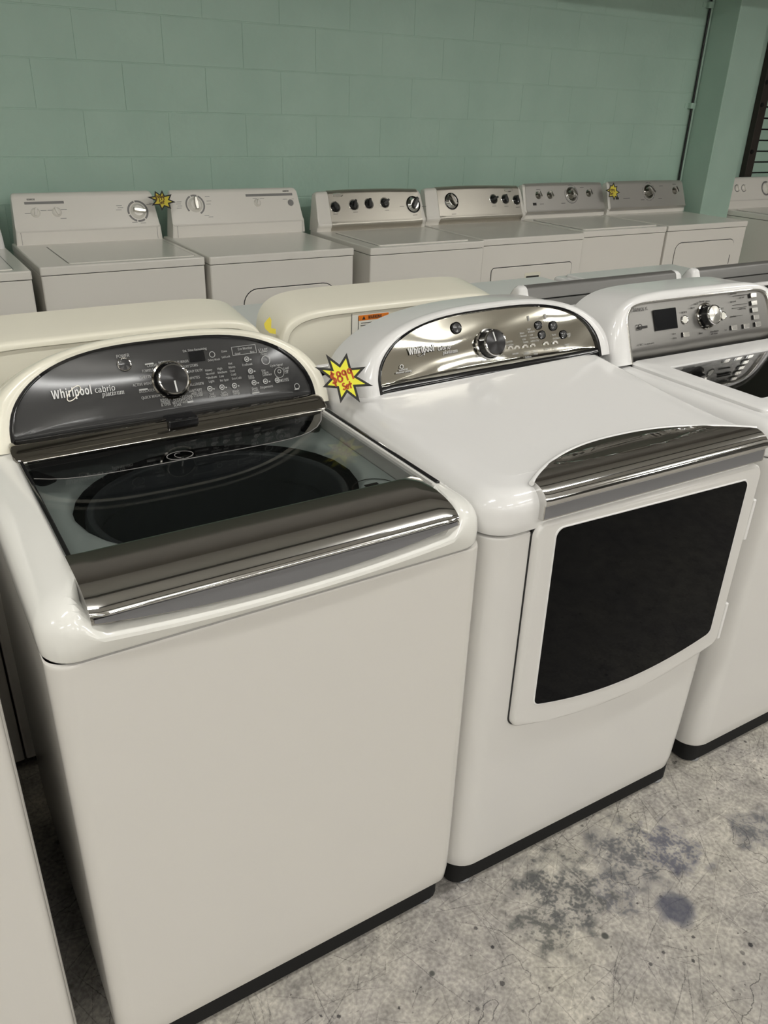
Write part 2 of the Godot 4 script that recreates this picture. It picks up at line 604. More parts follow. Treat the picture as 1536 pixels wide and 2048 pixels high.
func arched_console(parent: Node, org: Vector3, zb: float, pan: Array, rim: Array, low: float, body_m: Material, panel_m: Material, roll_depth: float, edge_m: Material, cant := 0.0, wave := 0.0) -> void:
	# pan and rim: [half width, height, n, m, x shift]
	face = Transform3D(Basis(Vector3(0, 0, 1), cant) * Basis(Vector3(1, 0, 0), e_s, e_n), org)
	var wn := noise(77, 4.5, 1)
	var A := arch(pan[0], pan[1], pan[2], pan[3], low)
	var B := arch(rim[0], rim[1], rim[2], rim[3], low)
	var rings := []
	var steps := [[0.0, 0.000], [0.06, 0.004], [0.35, 0.006], [0.7, 0.0015], [0.9, -0.010], [1.0, -0.024]]
	for st in steps:
		var r := PackedVector3Array()
		for i in A.size():
			var q: Vector2 = A[i].lerp(B[i], st[0])
			r.append(face * Vector3(q.x, q.y, st[1]))
		rings.append(r)
	var last: PackedVector3Array = rings[-1]
	var back := PackedVector3Array()
	for p in last:
		back.append(Vector3(p.x * 1.0, p.y - 0.004, zb + 0.012))
	rings.append(back)
	var back2 := PackedVector3Array()
	for p in last:
		back2.append(Vector3(org.x + (p.x - org.x) * 0.985, p.y - 0.012, zb))
	rings.append(back2)
	var g := Geo.new()
	g.loft(rings, false)
	# back plate
	var bl := []
	for row in 2:
		var r := PackedVector3Array()
		for p in back2:
			r.append(p if row == 0 else Vector3(p.x, back2[0].y, p.z))
		bl.append(r)
	g.grid(bl)
	var fl := []  # inner floor under the panel, so that the body is closed
	for row in 2:
		fl.append(PackedVector3Array([Vector3(org.x + rim[0], back2[0].y, zb if row == 0 else last[0].z), Vector3(org.x - rim[0], back2[0].y, zb if row == 0 else last[0].z)]))
	g.grid(fl)
	for i in range(0, g.f.size(), 3):
		var t := g.f[i]; g.f[i] = g.f[i + 1]; g.f[i + 1] = t
	var body := part("console", g, body_m, parent, 50)
	# panel
	var pg := Geo.new()
	var rows := []
	for j in 15:
		var vv := float(j) / 14
		var r := PackedVector3Array()
		for i in range(0, 49):
			var a := PI * i / 48
			var x: float = -pan[0] * signf(cos(a)) * pow(absf(cos(a)), 2.0 / pan[2])
			var top: float = pan[1] * pow(sin(a), 2.0 / pan[3])
			var s := lerpf(low, top, vv)
			var d := -0.0015 + 0.004 * (1.0 - pow(absf(x / pan[0]), 2.0)) * sin(PI * clampf((s - low) / (pan[1] - low), 0, 1))
			var q := clampf((roll_depth - s) / (roll_depth - low), 0.0, 1.0)
			d -= 0.028 * q * q
			d += wave * wn.get_noise_2d(x, s * 1.6)
			r.append(face * Vector3(x, s, d))
		rows.append(r)
	pg.grid(rows)
	var pn := part("control_panel", pg, panel_m, body, 60)
	pn.set_meta("label", "glossy arched control panel with printed cycle names")
	if edge_m:
		var eg := Geo.new()
		var er := []
		for st in [[0.0, -0.002], [0.0, 0.0035], [0.05, 0.0048], [0.1, 0.0035]]:
			var r := PackedVector3Array()
			for i in A.size():
				var q: Vector2 = A[i].lerp(B[i], st[0])
				r.append(face * Vector3(q.x * (1.0 - 0.012 * (1.0 if st[0] == 0.0 else 0.0)), q.y - (0.003 if st[0] == 0.0 else 0.0), st[1]))
			er.append(r)
		eg.loft(er, false)
		for i in range(0, eg.f.size(), 3):
			var t := eg.f[i]; eg.f[i] = eg.f[i + 1]; eg.f[i + 1] = t
		part("panel_edge", eg, edge_m, body, 60)

# ------------------------------------------------------------------ front row
func cabinet_shell(W: float, depth: float, top: float, m: Material, parent: Node, called := "cabinet", rf := 0.035, bulge := 0.0, flare := 0.0, lidded := true) -> void:
	var g := Geo.new()
	var rs := []
	for st in [[0.058, 0.012, 0.030], [0.060, 0.007, 0.012], [0.068, 0.0035, 0.004], [0.10, 0.0015, 0.0], [0.20, 0.0, 0.0], [0.5, 0.0, 0.0], [top - 0.006, 0.0, 0.0], [top - 0.002, 0.0015, 0.0015], [top - 0.001, 0.006, 0.006]]:
		var y: float = st[0]
		var z1: float = -st[1] - st[2] * 0.4
		var r := Geo.rr(st[2] * 0.3, W - st[2] * 0.3, -depth, z1, rf, 0.01, y, 8, 10)
		for i in r.size():
			var p := r[i]
			if p.z > -depth * 0.5:
				p.z += bulge * (1.0 - pow((p.x / W) * 2.0 - 1.0, 2.0))
			if p.x > W * 0.5:
				p.x += flare * (y / top - 0.6)
			r[i] = p
		rs.append(r)
	g.loft(rs, true, true, lidded)
	part(called, g, m, parent)

func base_and_feet(W: float, depth: float, parent: Node) -> void:
	var g := Geo.new()
	g.slab(0.012, W - 0.012, 0.006, 0.064, -depth + 0.02, -0.018, 0.03, 0.01, 0.002)
	part("toe_base", g, M.gap_black, parent)
	for x in [0.05, W - 0.05]:
		for z in [-0.034, -depth + 0.06]:
			lathe_part("leveling_foot", Transform3D(Basis(Vector3(1, 0, 0), -PI / 2), Vector3(x, 0, z)), [[0.019, 0], [0.02, 0.004], [0.014, 0.009], [0.01, 0.011], [0.01, 0.03]], M.grey_paint, parent, 14)

func top_loader(called: String, label: String, at: Vector3, turn: float, tilt: float, W: float) -> Node3D:
	var o := thing(called, label, "washing machine", at, turn)
	o.rotation.z = tilt
	cabinet_shell(W, 0.66, 0.884, M.white_enamel, o, "cabinet", 0.03, 0.0, 0.0, false)
	base_and_feet(W, 0.66, o)
	# moulded top with the lid well and the sculpted lip below the handle
	var g := Geo.new()
	var rs := []
	var R := 0.042
	rs.append(Geo.rr(0.003, W - 0.003, -0.665, -0.002, 0.04, 0.02, 0.8855, 8, 26))
	rs.append(Geo.rr(-0.001, W + 0.001, -0.665, 0.002, 0.045, 0.02, 0.891, 8, 26))
	rs.append(Geo.rr(-0.002, W + 0.002, -0.665, 0.004, 0.048, 0.02, 0.91, 8, 26))
	for i in 8:
		var a := PI / 2 * i / 7
		var d := R * (1.0 - cos(a))
		rs.append(Geo.rr(-0.002 + d, W + 0.002 - d, -0.665 + d * 0.3, 0.004 - d, maxf(0.052 - d * 0.4, 0.01), 0.02, 0.922 + R * sin(a), 8, 26))
	rs.append(Geo.rr(0.058, W - 0.04, -0.56, -0.085, 0.02, 0.02, 0.966, 8, 26))
	rs.append(Geo.rr(0.066, W - 0.047, -0.555, -0.09, 0.014, 0.014, 0.961, 8, 26))
	rs.append(Geo.rr(0.068, W - 0.049, -0.553, -0.092, 0.012, 0.012, 0.93, 8, 26))
	g.loft(rs, true, false, false)
	for i in g.v.size():
		var p := g.v[i]
		if p.z > -0.088 and p.y > 0.895:
			var w := smoothstep(0.045, 0.075, p.x) * (1.0 - smoothstep(W - 0.075, W - 0.05, p.x))
			var sag := 0.022 * (1.0 - pow((p.x / W) * 2.0 - 1.0, 2.0))
			var cut := lerpf(0.033, 0.033 + sag, 1.0)
			if p.y > 0.925:
				p.y = lerpf(p.y, minf(p.y, 0.962 - cut + clampf(-p.z - 0.012, -0.02, 0.0) * 0.6), w)
				p.z += w * 0.006
			else:
				p.y = lerpf(p.y, minf(p.y, 0.925 - sag), w)
				p.z += w * 0.004 * smoothstep(0.893, 0.905, p.y)
			g.v[i] = p
	part("top_panel", g, M.white_plastic, o, 50)
	# inside: tub cover with a round mouth, basket
	var cx := 0.366
	var cz := -0.335
	g = Geo.new()
	var outer := Geo.rr(0.07, W - 0.05, -0.552, -0.092, 0.012, 0.012, 0.93, 8, 8)
	var rings := [outer]
	for st in [[0.275, 0.932], [0.262, 0.930], [0.254, 0.924], [0.252, 0.912]]:
		var r := PackedVector3Array()
		for p in outer:
			var d := Vector2((p.x - cx) / 0.29, (p.z - cz) / 0.23).normalized()
			r.append(Vector3(cx + d.x * st[0], st[1], cz + d.y * st[0] * 0.88))
		rings.append(r)
	g.loft(rings, true, false, false)
	part("tub_cover", g, M.tub_white, o, 50)
	g = Geo.new()
	g.xf = Transform3D(Basis(Vector3(1, 0, 0), -PI / 2).scaled(Vector3(1, 1, 1)), Vector3(cx, 0, cz))
	var prof := [[0.235, 0.88], [0.234, 0.902], [0.230, 0.907], [0.222, 0.907], [0.217, 0.902], [0.217, 0.86], [0.222, 0.85], [0.226, 0.84], [0.23, 0.80], [0.247, 0.60], [0.23, 0.575], [0.10, 0.56], [0.06, 0.60], [0.03, 0.63], [0.0, 0.635]]
	var pr := []
	for p in prof:
		var r := PackedVector3Array()
		for j in 48:
			r.append(Vector3(maxf(p[0], 0.0005) * cos(TAU * j / 48), maxf(p[0], 0.0005) * 0.88 * sin(TAU * j / 48), p[1]))
		pr.append(r)
	g.loft(pr, true, false, false)
	part("wash_basket", g, M.basket, o, 50)
	g = Geo.new()
	var gp := []
	for p in [[0.262, 0.915], [0.262, 0.89], [0.234, 0.885]]:
		var r := PackedVector3Array()
		for j in 48:
			r.append(Vector3(cx + p[0] * cos(TAU * j / 48), p[1], cz - p[0] * 0.88 * sin(TAU * j / 48)))
		gp.append(r)
	g.loft(gp, true, false, false)
	part("tub_gap", g, M.gap_black, o, 50)
	for q in [[0.09, -0.5, 0.035, 0.07, 0.5], [0.632, -0.51, 0.04, 0.06, -0.6], [0.115, -0.165, 0.075, 0.04, -0.25]]:
		g = Geo.new()
		g.xf = Transform3D(Basis(Vector3(0, 1, 0), q[4]), Vector3(q[0], 0, q[1]))
		g.slab(-q[2] / 2, q[2] / 2, 0.931, 0.9345, -q[3] / 2, q[3] / 2, 0.012, 0.012, 0.001)
		part("corner_pocket", g, M.black_plastic, o)
	return o

func washer_left() -> void:
	var W := 0.70
	var o := top_loader("washing_machine", "white top-loading washer in front with dark arched control panel and see-through smoked lid", Vector3(0, 0, 0), 0.0, 0.0, W)
	# tub print seen through the lid
	face = Transform3D(Basis(Vector3(1, 0, 0), Vector3(0, 0, -1), Vector3(0, 1, 0)), Vector3(0, 0.9325, 0))
	lift = 0.0008
	var g := Geo.new()
	let(g, "Use Only", 0.17, 0.166, 0.009)
	let(g, "High Efficiency", 0.245, 0.150, 0.008)
	ring(g, 0.205, 0.16, 0.006, 0.002)
	part("tub_lettering", g, M.black_print, o)
	g = Geo.new()
	ring(g, 0.595, 0.185, 0.042, 0.0022, -10, 170)
	dash(g, 0.553, 0.17, 0.022, 0.05)
	dash(g, 0.597, 0.20, 0.026, 0.016)
	dash(g, 0.60, 0.176, 0.04, 0.006)
	part("tub_diagram", g, M.black_print, o)
	# lid: smoked glass in a thin frame, chrome bar handle
	var lid := Geo.new()
	lid.slab(0.071, 0.662, 0.956, 0.964, -0.508, -0.10, 0.008, 0.008, 0.002)
	var lg := part("lid_glass", lid, M.lid_glass, o)
	lg.set_meta("label", "smoked glass lid")
	for x in [0.064, 0.663]:
		g = Geo.new()
		g.slab(x, x + 0.008, 0.952, 0.967, -0.512, -0.10, 0.002, 0.002, 0.002)
		part("lid_edge", g, M.black_gloss, o)
	# printed dark band with its arc, and the oval mark
	g = Geo.new()
	var band := PackedVector2Array()
	var arc := PackedVector2Array()
	for i in 25:
		var u := lerpf(-1, 1, i / 24.0)
		var px := 0.364 + 0.288 * u
		var pz := 0.391 + (0.035 if u < 0.0 else 0.112) * pow(absf(u), 6.0)
		arc.append(Vector2(px, pz))
		band.append(Vector2(px, pz))
	band.append(Vector2(0.655, 0.507)); band.append(Vector2(0.078, 0.507))
	face = Transform3D(Basis(Vector3(1, 0, 0), Vector3(0, 0, -1), Vector3(0, 1, 0)), Vector3(0, 0.9642, 0))
	g.xf = face
	g.prism(band, 0.0004)
	part("lid_print_band", g, M.lid_print, o)
	g = Geo.new()
	g.xf = face
	g.stroke(arc, 0.0022, 0.0006)
	lift = 0.0006
	ring(g, 0.320, 0.413, 0.024, 0.0015, 0, 360, 0.75, 0.1)
	ring(g, 0.320, 0.413, 0.009, 0.001, 60, 250, 1.3, 0.12)
	part("lid_arc_line", g, M.grey_print, o)
	# hinge trim
	g = Geo.new()
	var prof := PackedVector2Array([Vector2(-0.575, 0.958), Vector2(-0.505, 0.958), Vector2(-0.505, 0.966), Vector2(-0.511, 0.9705), Vector2(-0.528, 0.974), Vector2(-0.535, 0.982), Vector2(-0.548, 0.987), Vector2(-0.566, 0.984), Vector2(-0.575, 0.976)])
	g.sweep(prof, [[0.058, 0.55], [0.062, 0.85], [0.07, 1.0], [0.658, 1.0], [0.668, 0.85], [0.674, 0.55]])
	var ht := part("hinge_trim", g, M.smoke_chrome, o, 55)
	g = Geo.new()
	g.slab(0.338, 0.398, 0.97, 0.9875, -0.565, -0.526, 0.004, 0.004, 0.003)
	part("lid_lock", g, M.black_gloss, ht)
	# handle
	g = Geo.new()
	var rings := []
	var n := 40
	for i in n + 1:
		var u := float(i) / n
		var x := lerpf(0.062, 0.64, u)
		var e := minf(u, 1.0 - u) * 2.0
		var sag := 0.022 * (1.0 - pow(u * 2.0 - 1.0, 2.0))
		var k := 1.0 - 0.10 * pow(1.0 - minf(1.0, e * 14.0), 2.0)
		var hb := 0.949
		var r := PackedVector3Array()
		for q in [[-0.127, 0.962], [-0.127, 0.9725], [-0.125, 0.974], [-0.10, 0.9739], [-0.075, 0.9734], [-0.062, 0.9728], [-0.05, 0.9717], [-0.038, 0.9698], [-0.027, 0.9672], [-0.016, 0.9635], [-0.007, 0.9590], [0.0, 0.9540], [0.0035, 0.9500], [0.004, 0.947], [0.0025, 0.9448], [0.0, 0.944]]:
			r.append(Vector3(x, 0.95 + (q[1] - 0.95) * k, q[0] * 1.0 - (1.0 - k) * 0.05))
		r.append(Vector3(x, 0.942 - sag * 0.5, 0.0005))
		r.append(Vector3(x, 0.937 - sag, 0.0015))
		r.append(Vector3(x, 0.933 - sag, -0.004))
		r.append(Vector3(x, 0.93 - sag * 0.6, -0.05))
		r.append(Vector3(x, 0.945, -0.10))
		rings.append(r)
	g.loft(rings)
	var h := part("lid_handle", g, M.chrome, o, 42)
	h.set_meta("label", "polished chrome lid handle bar")
	g = Geo.new()
	var strip := []
	for j in 3:
		var r := PackedVector3Array()
		for i in n + 1:
			var u := float(i) / n
			var sag := 0.022 * (1.0 - pow(u * 2.0 - 1.0, 2.0))
			var yt := 0.9435
			var yb := 0.938 - sag
			r.append(Vector3(lerpf(0.066, 0.636, u), lerpf(yb, yt, j / 2.0), 0.0022 - 0.0004 * j))
		strip.append(r)
	g.grid(strip)
	part("handle_underside", g, M.grey_lip, h)
	# console
	lift = 0.0046
	arched_console(o, Vector3(0.366, 0.985, -0.565), -0.66, [0.2985, 0.145, 3.0, 2.0], [0.342, 0.163, 2.7, 2.0], -0.022, M.cream_plastic, M.dark_panel, 0.004, M.black_gloss)
	face.origin = Vector3(0, 0.985, -0.565)
	g = Geo.new(); letters_washer_left(g); part("lettering", g, M.dim_print, o)
	g = Geo.new(); letters_washer_right(g); box_line(g, 0.5017, 0.553, 0.098, 0.1145, 0.0008); part("lettering", g, M.dim_print, o)
	g = Geo.new(); letters_washer_brand(g); part("brand_lettering", g, M.white_print, o)
	g = Geo.new()
	ring(g, 0.186, 0.0665, 0.017, 0.0014, 0, 360, 0.42, 0.75)
	part("logo_swoosh", g, M.warm_steel, o)
	round_button(on(0.2871, 0.1075, 0.0022), 0.0135, o, M.chrome, M.dark_panel)
	var ringg := lathe_part("dial_ring", on(0.3685, 0.0665, 0.001), [[0.0375, 0], [0.0375, 0.0035], [0.0345, 0.005], [0.033, 0.003], [0.033, 0]], M.smoke_chrome, o, 36)
	ringg.set_meta("label", "dark chrome ring round the dial")
	big_knob(on(0.3685, 0.0665, 0.002), 0.031, 0.021, o, M.black_gloss, M.chrome, M.knob_black, M.white_print, PI + 0.05)
	g = Geo.new(); g.xf = on(0.4286, 0.106, 0.0022)
	g.prism(rrect2(0.031, 0.021, 0.001), 0.0016, 0.0004)
	part("display", g, M.display_glass, o)

func dryer_center() -> void:
	var W := 0.712
	var o := thing("clothes_dryer", "white front-row dryer with mirrored arched control panel and large black door window", "clothes dryer", Vector3(0.7055, 0, 0), -0.0165)
	cabinet_shell(W, 0.68, 0.884, M.cabinet_paint, o, "cabinet", 0.055, 0.0, 0.03)
	base_and_feet(W, 0.68, o)
	var g := Geo.new()
	var rs := []
	var R := 0.036
	rs.append(Geo.rr(0.004, W - 0.004, -0.685, -0.003, 0.055, 0.02, 0.8855, 8, 16))
	rs.append(Geo.rr(-0.001, W + 0.001, -0.685, 0.003, 0.058, 0.02, 0.8905, 8, 16))
	rs.append(Geo.rr(-0.002, W + 0.002, -0.685, 0.005, 0.06, 0.02, 0.91, 8, 16))
	for i in 8:
		var a := PI / 2 * i / 7
		var d := R * (1.0 - cos(a))
		rs.append(Geo.rr(-0.002 + d, W + 0.002 - d, -0.685 + d * 0.3, 0.005 - d, maxf(0.062 - d * 0.5, 0.01), 0.02, 0.928 + R * sin(a), 8, 16))
	rs.append(Geo.rr(0.06, W - 0.06, -0.62, -0.06, 0.04, 0.02, 0.9665, 8, 16))
	for k in 9:
		var t := 0.02 + 0.03 * k
		rs.append(Geo.rr(0.06 + t, W - 0.06 - t, -0.62 + t * 0.3, -0.06 - 0.05 * k, 0.03, 0.01, 0.967, 8, 16))
	g.loft(rs)
	for i in g.v.size():
		var p := g.v[i]
		if p.y > 0.9:
			var k := pow(clampf((-p.z - 0.10) / 0.40, 0.0, 1.0), 1.3) * smoothstep(0.9, 0.965, p.y)
			p.y += k * (0.019 + 0.022 * (p.x / W))
			g.v[i] = p
	part("top_panel", g, M.cool_white, o, 50)
	# door with its dark gap, window, hinges, chrome grip
	var dl := PackedVector2Array()   # outline: the bottom edge sags
	var wl := PackedVector2Array()
	var gl := PackedVector2Array()
	for i in 21:
		var u := i / 20.0
		var b := 1.0 - pow(absf(u * 2.0 - 1.0), 2.0)
		dl.append(Vector2(lerpf(0.098, 0.703, u), 0.448 - 0.046 * b))
		wl.append(Vector2(lerpf(0.147, 0.664, u), 0.489 - 0.036 * b))
	dl.append(Vector2(0.703, 0.90)); dl.append(Vector2(0.096, 0.90))
	wl.append(Vector2(0.661, 0.872)); wl.append(Vector2(0.141, 0.884))
	dl = rounded(dl, 0.026)
	wl = rounded(wl, 0.017)
	for p in dl:
		gl.append(p + Vector2(-0.0035, -0.0005))
	g = Geo.new(); g.xf = Transform3D(Basis(), Vector3(0, 0, -0.004))
	g.prism(gl, 0.005)
	part("door_gap", g, M.black_plastic, o)
	g = Geo.new(); g.xf = Transform3D(Basis(), Vector3(0, 0, -0.004))
	g.prism(dl, 0.017, 0.005)
	var door := part("door", g, M.cabinet_paint, o, 50)
	var fr := PackedVector2Array()
	for p in wl:
		fr.append(Vector2(0.403 + (p.x - 0.403) * 1.014, 0.67 + (p.y - 0.67) * 1.016))
	g = Geo.new(); g.xf = Transform3D(Basis(), Vector3(0, 0, 0.012))
	g.prism(fr, 0.0024, 0.0018)
	part("window_frame", g, M.cool_white, door)
	g = Geo.new(); g.xf = Transform3D(Basis(), Vector3(0, 0, 0.0125))
	g.prism(wl, 0.0024, 0.0006)
	var wd := part("door_window", g, M.door_glass, door)
	wd.set_meta("label", "black glass door window")
	for y in [0.767, 0.505]:
		g = Geo.new()
		g.slab(0.702, 0.713, y - 0.048, y + 0.048, -0.004, 0.013, 0.004, 0.002, 0.003)
		var hg := part("hinge", g, M.cool_white, o)
		hg.set_meta("label", "white hinge cover")
	# chrome handle wrapped over the top front edge
	g = Geo.new()
	var rings := []
	var n := 48
	for i in n + 1:
		var u := float(i) / n
		var x := lerpf(0.101, 0.688, u)
		var zb := -0.022 - 0.092 * (1.0 - pow(absf(u * 2.0 - 1.0), 2.3))
		var r := PackedVector3Array()
		var m := 22
		for j in m + 1:
			var z := lerpf(zb, -0.024, float(j) / m)
			var lens := 1.0 - pow((x - 0.390) / 0.205, 2.0) - pow((z + 0.066 + 0.008 * (u - 0.5)) / 0.021, 2.0)
			var y := 0.9715 - 0.0042 * smoothstep(0.0, 0.35, lens) + 0.001 * smoothstep(-0.25, 0.0, lens) * (1.0 - smoothstep(0.0, 0.1, lens))
			r.append(Vector3(x, y, z))
		for q in [[-0.012, 0.9705], [-0.002, 0.968], [0.007, 0.964], [0.014, 0.9585], [0.0185, 0.952], [0.0205, 0.946], [0.0205, 0.941], [0.019, 0.9395], [0.0165, 0.939], [0.0165, 0.936], [0.0165, 0.912], [0.0155, 0.910], [0.005, 0.909]]:
			r.append(Vector3(x, q[1], q[0]))
		r.append(Vector3(x, 0.94, -0.03 if zb < -0.03 else zb))
		r.append(Vector3(x, 0.962, zb))
		rings.append(r)
	g.loft(rings)
	var h := part("door_handle", g, M.chrome, door, 40)
	h.set_meta("label", "polished chrome door handle with finger slot")
	g = Geo.new()
	var rim := []
	for i in 41:
		var u := i / 40.0
		rim.append(Vector3(lerpf(0.097, 0.692, u), 0.9685, -0.018 - 0.098 * (1.0 - pow(absf(u * 2.0 - 1.0), 2.3))))
	g.tube(rim, 0.005, 8)
	part("handle_rim", g, M.cool_white, o, 60)
	g = Geo.new()
	g.slab(0.104, 0.685, 0.913, 0.9365, 0.015, 0.0172, 0.0008, 0.0008, 0.0005)
	part("handle_lower_strip", g, M.grey_lip, door)
	# console
	lift = 0.0046
	arched_console(o, Vector3(0.387, 1.01, -0.495), -0.66, [0.315, 0.128, 3.0, 2.0], [0.362, 0.147, 2.6, 2.0], -0.022, M.cool_white, M.mirror_panel, -0.001, M.black_gloss, 0.022, 0.0010)
	g = Geo.new()
	var rows := []
	for q in [[-0.021, -0.012], [-0.020, 0.001], [-0.012, 0.003], [-0.003, 0.001], [0.0, -0.004]]:
		var r := PackedVector3Array()
		for i in 21:
			r.append(face * Vector3(lerpf(-0.314, 0.314, i / 20.0), q[0], q[1]))
		rows.append(r)
	g.grid(rows)
	part("panel_lower_lip", g, M.black_gloss, o)
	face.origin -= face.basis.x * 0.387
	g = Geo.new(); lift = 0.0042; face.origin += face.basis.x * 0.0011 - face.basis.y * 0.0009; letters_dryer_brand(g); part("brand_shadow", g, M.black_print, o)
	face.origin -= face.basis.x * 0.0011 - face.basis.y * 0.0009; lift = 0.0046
	g = Geo.new(); letters_dryer_brand(g); part("brand_lettering", g, M.white_print, o)
	g = Geo.new(); letters_dryer_right(g); part("lettering", g, M.dim_print, o)
	g = Geo.new()
	ring(g, 0.192, 0.060, 0.016, 0.0013, 0, 360, 0.42, 0.75)
	part("logo_swoosh", g, M.grey_print, o)
	var rg := lathe_part("dial_ring", on(0.372, 0.050, 0.001), [[0.036, 0], [0.036, 0.003], [0.033, 0.0045], [0.031, 0.003], [0.031, 0]], M.chrome, o, 36)
	rg.set_meta("label", "chrome ring round the dial")
	big_knob(on(0.372, 0.050, 0.002), 0.0305, 0.026, o, M.black_gloss, M.chrome, M.knob_black, M.white_print, 0.18)
	for q in [[0.2904, 0.0966, 0.0135], [0.5224, 0.0747, 0.0105], [0.5669, 0.068, 0.012], [0.529, 0.0514, 0.0105], [0.5946, 0.0442, 0.0105]]:
		round_button(on(q[0], q[1], 0.0025), q[2], o, M.black_gloss, M.dark_panel)
	for q in [[0.429, 0.0331], [0.4483, 0.0316], [0.4724, 0.0307], [0.4953, 0.0299], [0.5358, 0.0292], [0.5642, 0.0278]]:
		g = Geo.new(); g.xf = on(q[0], q[1] - 0.003, 0.0022)
		var p := PackedVector2Array()
		for i in 13:
			p.append(Vector2(0.0085 * cos(PI * i / 12), 0.0085 * sin(PI * i / 12)))
		for i in 13:
			p.append(Vector2(-0.0042 * cos(PI * i / 12), 0.0042 * sin(PI * i / 12)))
		g.prism(p, 0.003, 0.0006)
		part("button", g, M.pale_chrome, o)

func washer_right() -> void:
	var W := 0.69
	var o := thing("washing_machine", "white washer at right edge with brushed grey control panel, black display and silver dial", "washing machine", Vector3(1.468, 0, 0.008), -0.01)
	cabinet_shell(W, 0.68, 0.884, M.cabinet_paint, o, "cabinet", 0.05, 0.0, 0.0, false)
	base_and_feet(W, 0.68, o)
	var g := Geo.new()
	var rs := []
	rs.append(Geo.rr(0.002, W - 0.002, -0.685, -0.002, 0.05, 0.02, 0.8855, 8, 4))
	rs.append(Geo.rr(-0.002, W + 0.002, -0.685, 0.003, 0.05, 0.02, 0.892, 8, 4))
	for i in 8:
		var a := PI / 2 * i / 7
		var d := 0.03 * (1.0 - cos(a))
		rs.append(Geo.rr(-0.002 + d, W + 0.002 - d, -0.685 + d, 0.003 - d, maxf(0.05 - d * 0.5, 0.01), 0.02, 0.93 + 0.03 * sin(a), 8, 4))
	rs.append(Geo.rr(0.042, W - 0.042, -0.60, -0.07, 0.03, 0.02, 0.961, 8, 4))
	rs.append(Geo.rr(0.046, W - 0.046, -0.595, -0.074, 0.03, 0.02, 0.955, 8, 4))
	rs.append(Geo.rr(0.05, W - 0.05, -0.59, -0.078, 0.03, 0.02, 0.93, 8, 4))
	g.loft(rs, true, false, false)
	part("top_panel", g, M.cool_white, o, 50)
	# lid: white frame round a smoked window, basket below
	g = Geo.new()
	var fr := [Geo.rr(0.048, W - 0.048, -0.478, -0.075, 0.02, 0.02, 0.958, 6, 2), Geo.rr(0.048, W - 0.048, -0.478, -0.075, 0.02, 0.02, 0.966, 6, 2), Geo.rr(0.054, W - 0.054, -0.472, -0.08, 0.02, 0.02, 0.9715, 6, 2), Geo.rr(0.104, W - 0.104, -0.396, -0.13, 0.006, 0.006, 0.9715, 6, 2), Geo.rr(0.106, W - 0.106, -0.394, -0.132, 0.006, 0.006, 0.966, 6, 2), Geo.rr(0.106, W - 0.106, -0.394, -0.132, 0.006, 0.006, 0.956, 6, 2)]
	g.loft(fr, true, false, false)
	var lid := part("lid_frame", g, M.cool_white, o, 45)
	g = Geo.new()
	g.slab(0.104, W - 0.104, 0.960, 0.9675, -0.396, -0.131, 0.006, 0.006, 0.001)
	part("lid_glass", g, M.dark_lid_glass, lid)
	g = Geo.new()
	g.xf = Transform3D(Basis(Vector3(1, 0, 0), -PI / 2), Vector3(W / 2, 0, -0.28))
	var pr := []
	for p in [[0.30, 0.935], [0.27, 0.933], [0.262, 0.92], [0.26, 0.88], [0.255, 0.6], [0.2, 0.58], [0.06, 0.59], [0.0, 0.62]]:
		var r := PackedVector3Array()
		for j in 40:
			r.append(Vector3(maxf(p[0], 0.0005) * cos(TAU * j / 40), maxf(p[0], 0.0005) * 0.9 * sin(TAU * j / 40), p[1]))
		pr.append(r)
	g.loft(pr, true, false, false)
	part("wash_basket", g, M.steel, o, 50)
	# plate with pale slots under the rear of the glass
	g = Geo.new()
	var pl := PackedVector2Array()
	for i in 17:
		var u := i / 16.0
		pl.append(Vector2(lerpf(0.108, 0.42, u), 0.392 - 0.11 * pow(sin(PI * (0.12 + 0.88 * u)), 0.6)))
	pl.append(Vector2(0.42, 0.393)); pl.append(Vector2(0.108, 0.393))
	face = Transform3D(Basis(Vector3(1, 0, 0), Vector3(0, 0, -1), Vector3(0, 1, 0)), Vector3(0, 0.9525, 0))
	g.xf = face
	g.prism(pl, 0.004, 0.001)
	var plate := part("filter_plate", g, M.grey_paint, o)
	for q in [[0.126, 0.378], [0.19, 0.35], [0.205, 0.352], [0.25, 0.375], [0.285, 0.38], [0.33, 0.384], [0.31, 0.364], [0.288, 0.342], [0.272, 0.328], [0.256, 0.314]]:
		g = Geo.new()
		g.xf = face * Transform3D(Basis(Vector3(0, 0, 1), 0.5), Vector3(q[0], q[1], 0.004))
		g.prism(rrect2(0.011, 0.0028, 0.001, 2), 0.001)
		part("slot", g, M.label_white, plate)
	# console: box with a brushed panel
	lift = 0.0046
	arched_console(o, Vector3(0.335, 0.985, -0.478), -0.68, [0.286, 0.128, 12.0, 7.0], [0.342, 0.158, 5.0, 3.2], -0.022, M.cool_white, M.steel, 0.012, M.pale_chrome)
	face.origin = Vector3(0, 0.985, -0.478)
	g = Geo.new(); letters_bravos(g); part("lettering", g, M.black_print, o)
	g = Geo.new(); g.xf = on(0.188, 0.079, 0.0022)
	g.prism(rrect2(0.083, 0.054, 0.0015), 0.003, 0.0008)
	part("display", g, M.display_glass, o)
	lathe_part("dial_ring", on(0.345, 0.072, 0.001), [[0.036, 0], [0.036, 0.004], [0.033, 0.006], [0.029, 0.004], [0.029, 0]], M.smoke_chrome, o, 36)
	big_knob(on(0.345, 0.072, 0.002), 0.027, 0.03, o, M.black_gloss, M.chrome, M.pale_chrome, null)
	for q in [[0.2605, 0.0708], [0.4148, 0.0666]]:
		round_button(on(q[0], q[1], 0.0025), 0.0125, o, M.chrome, M.label_white)
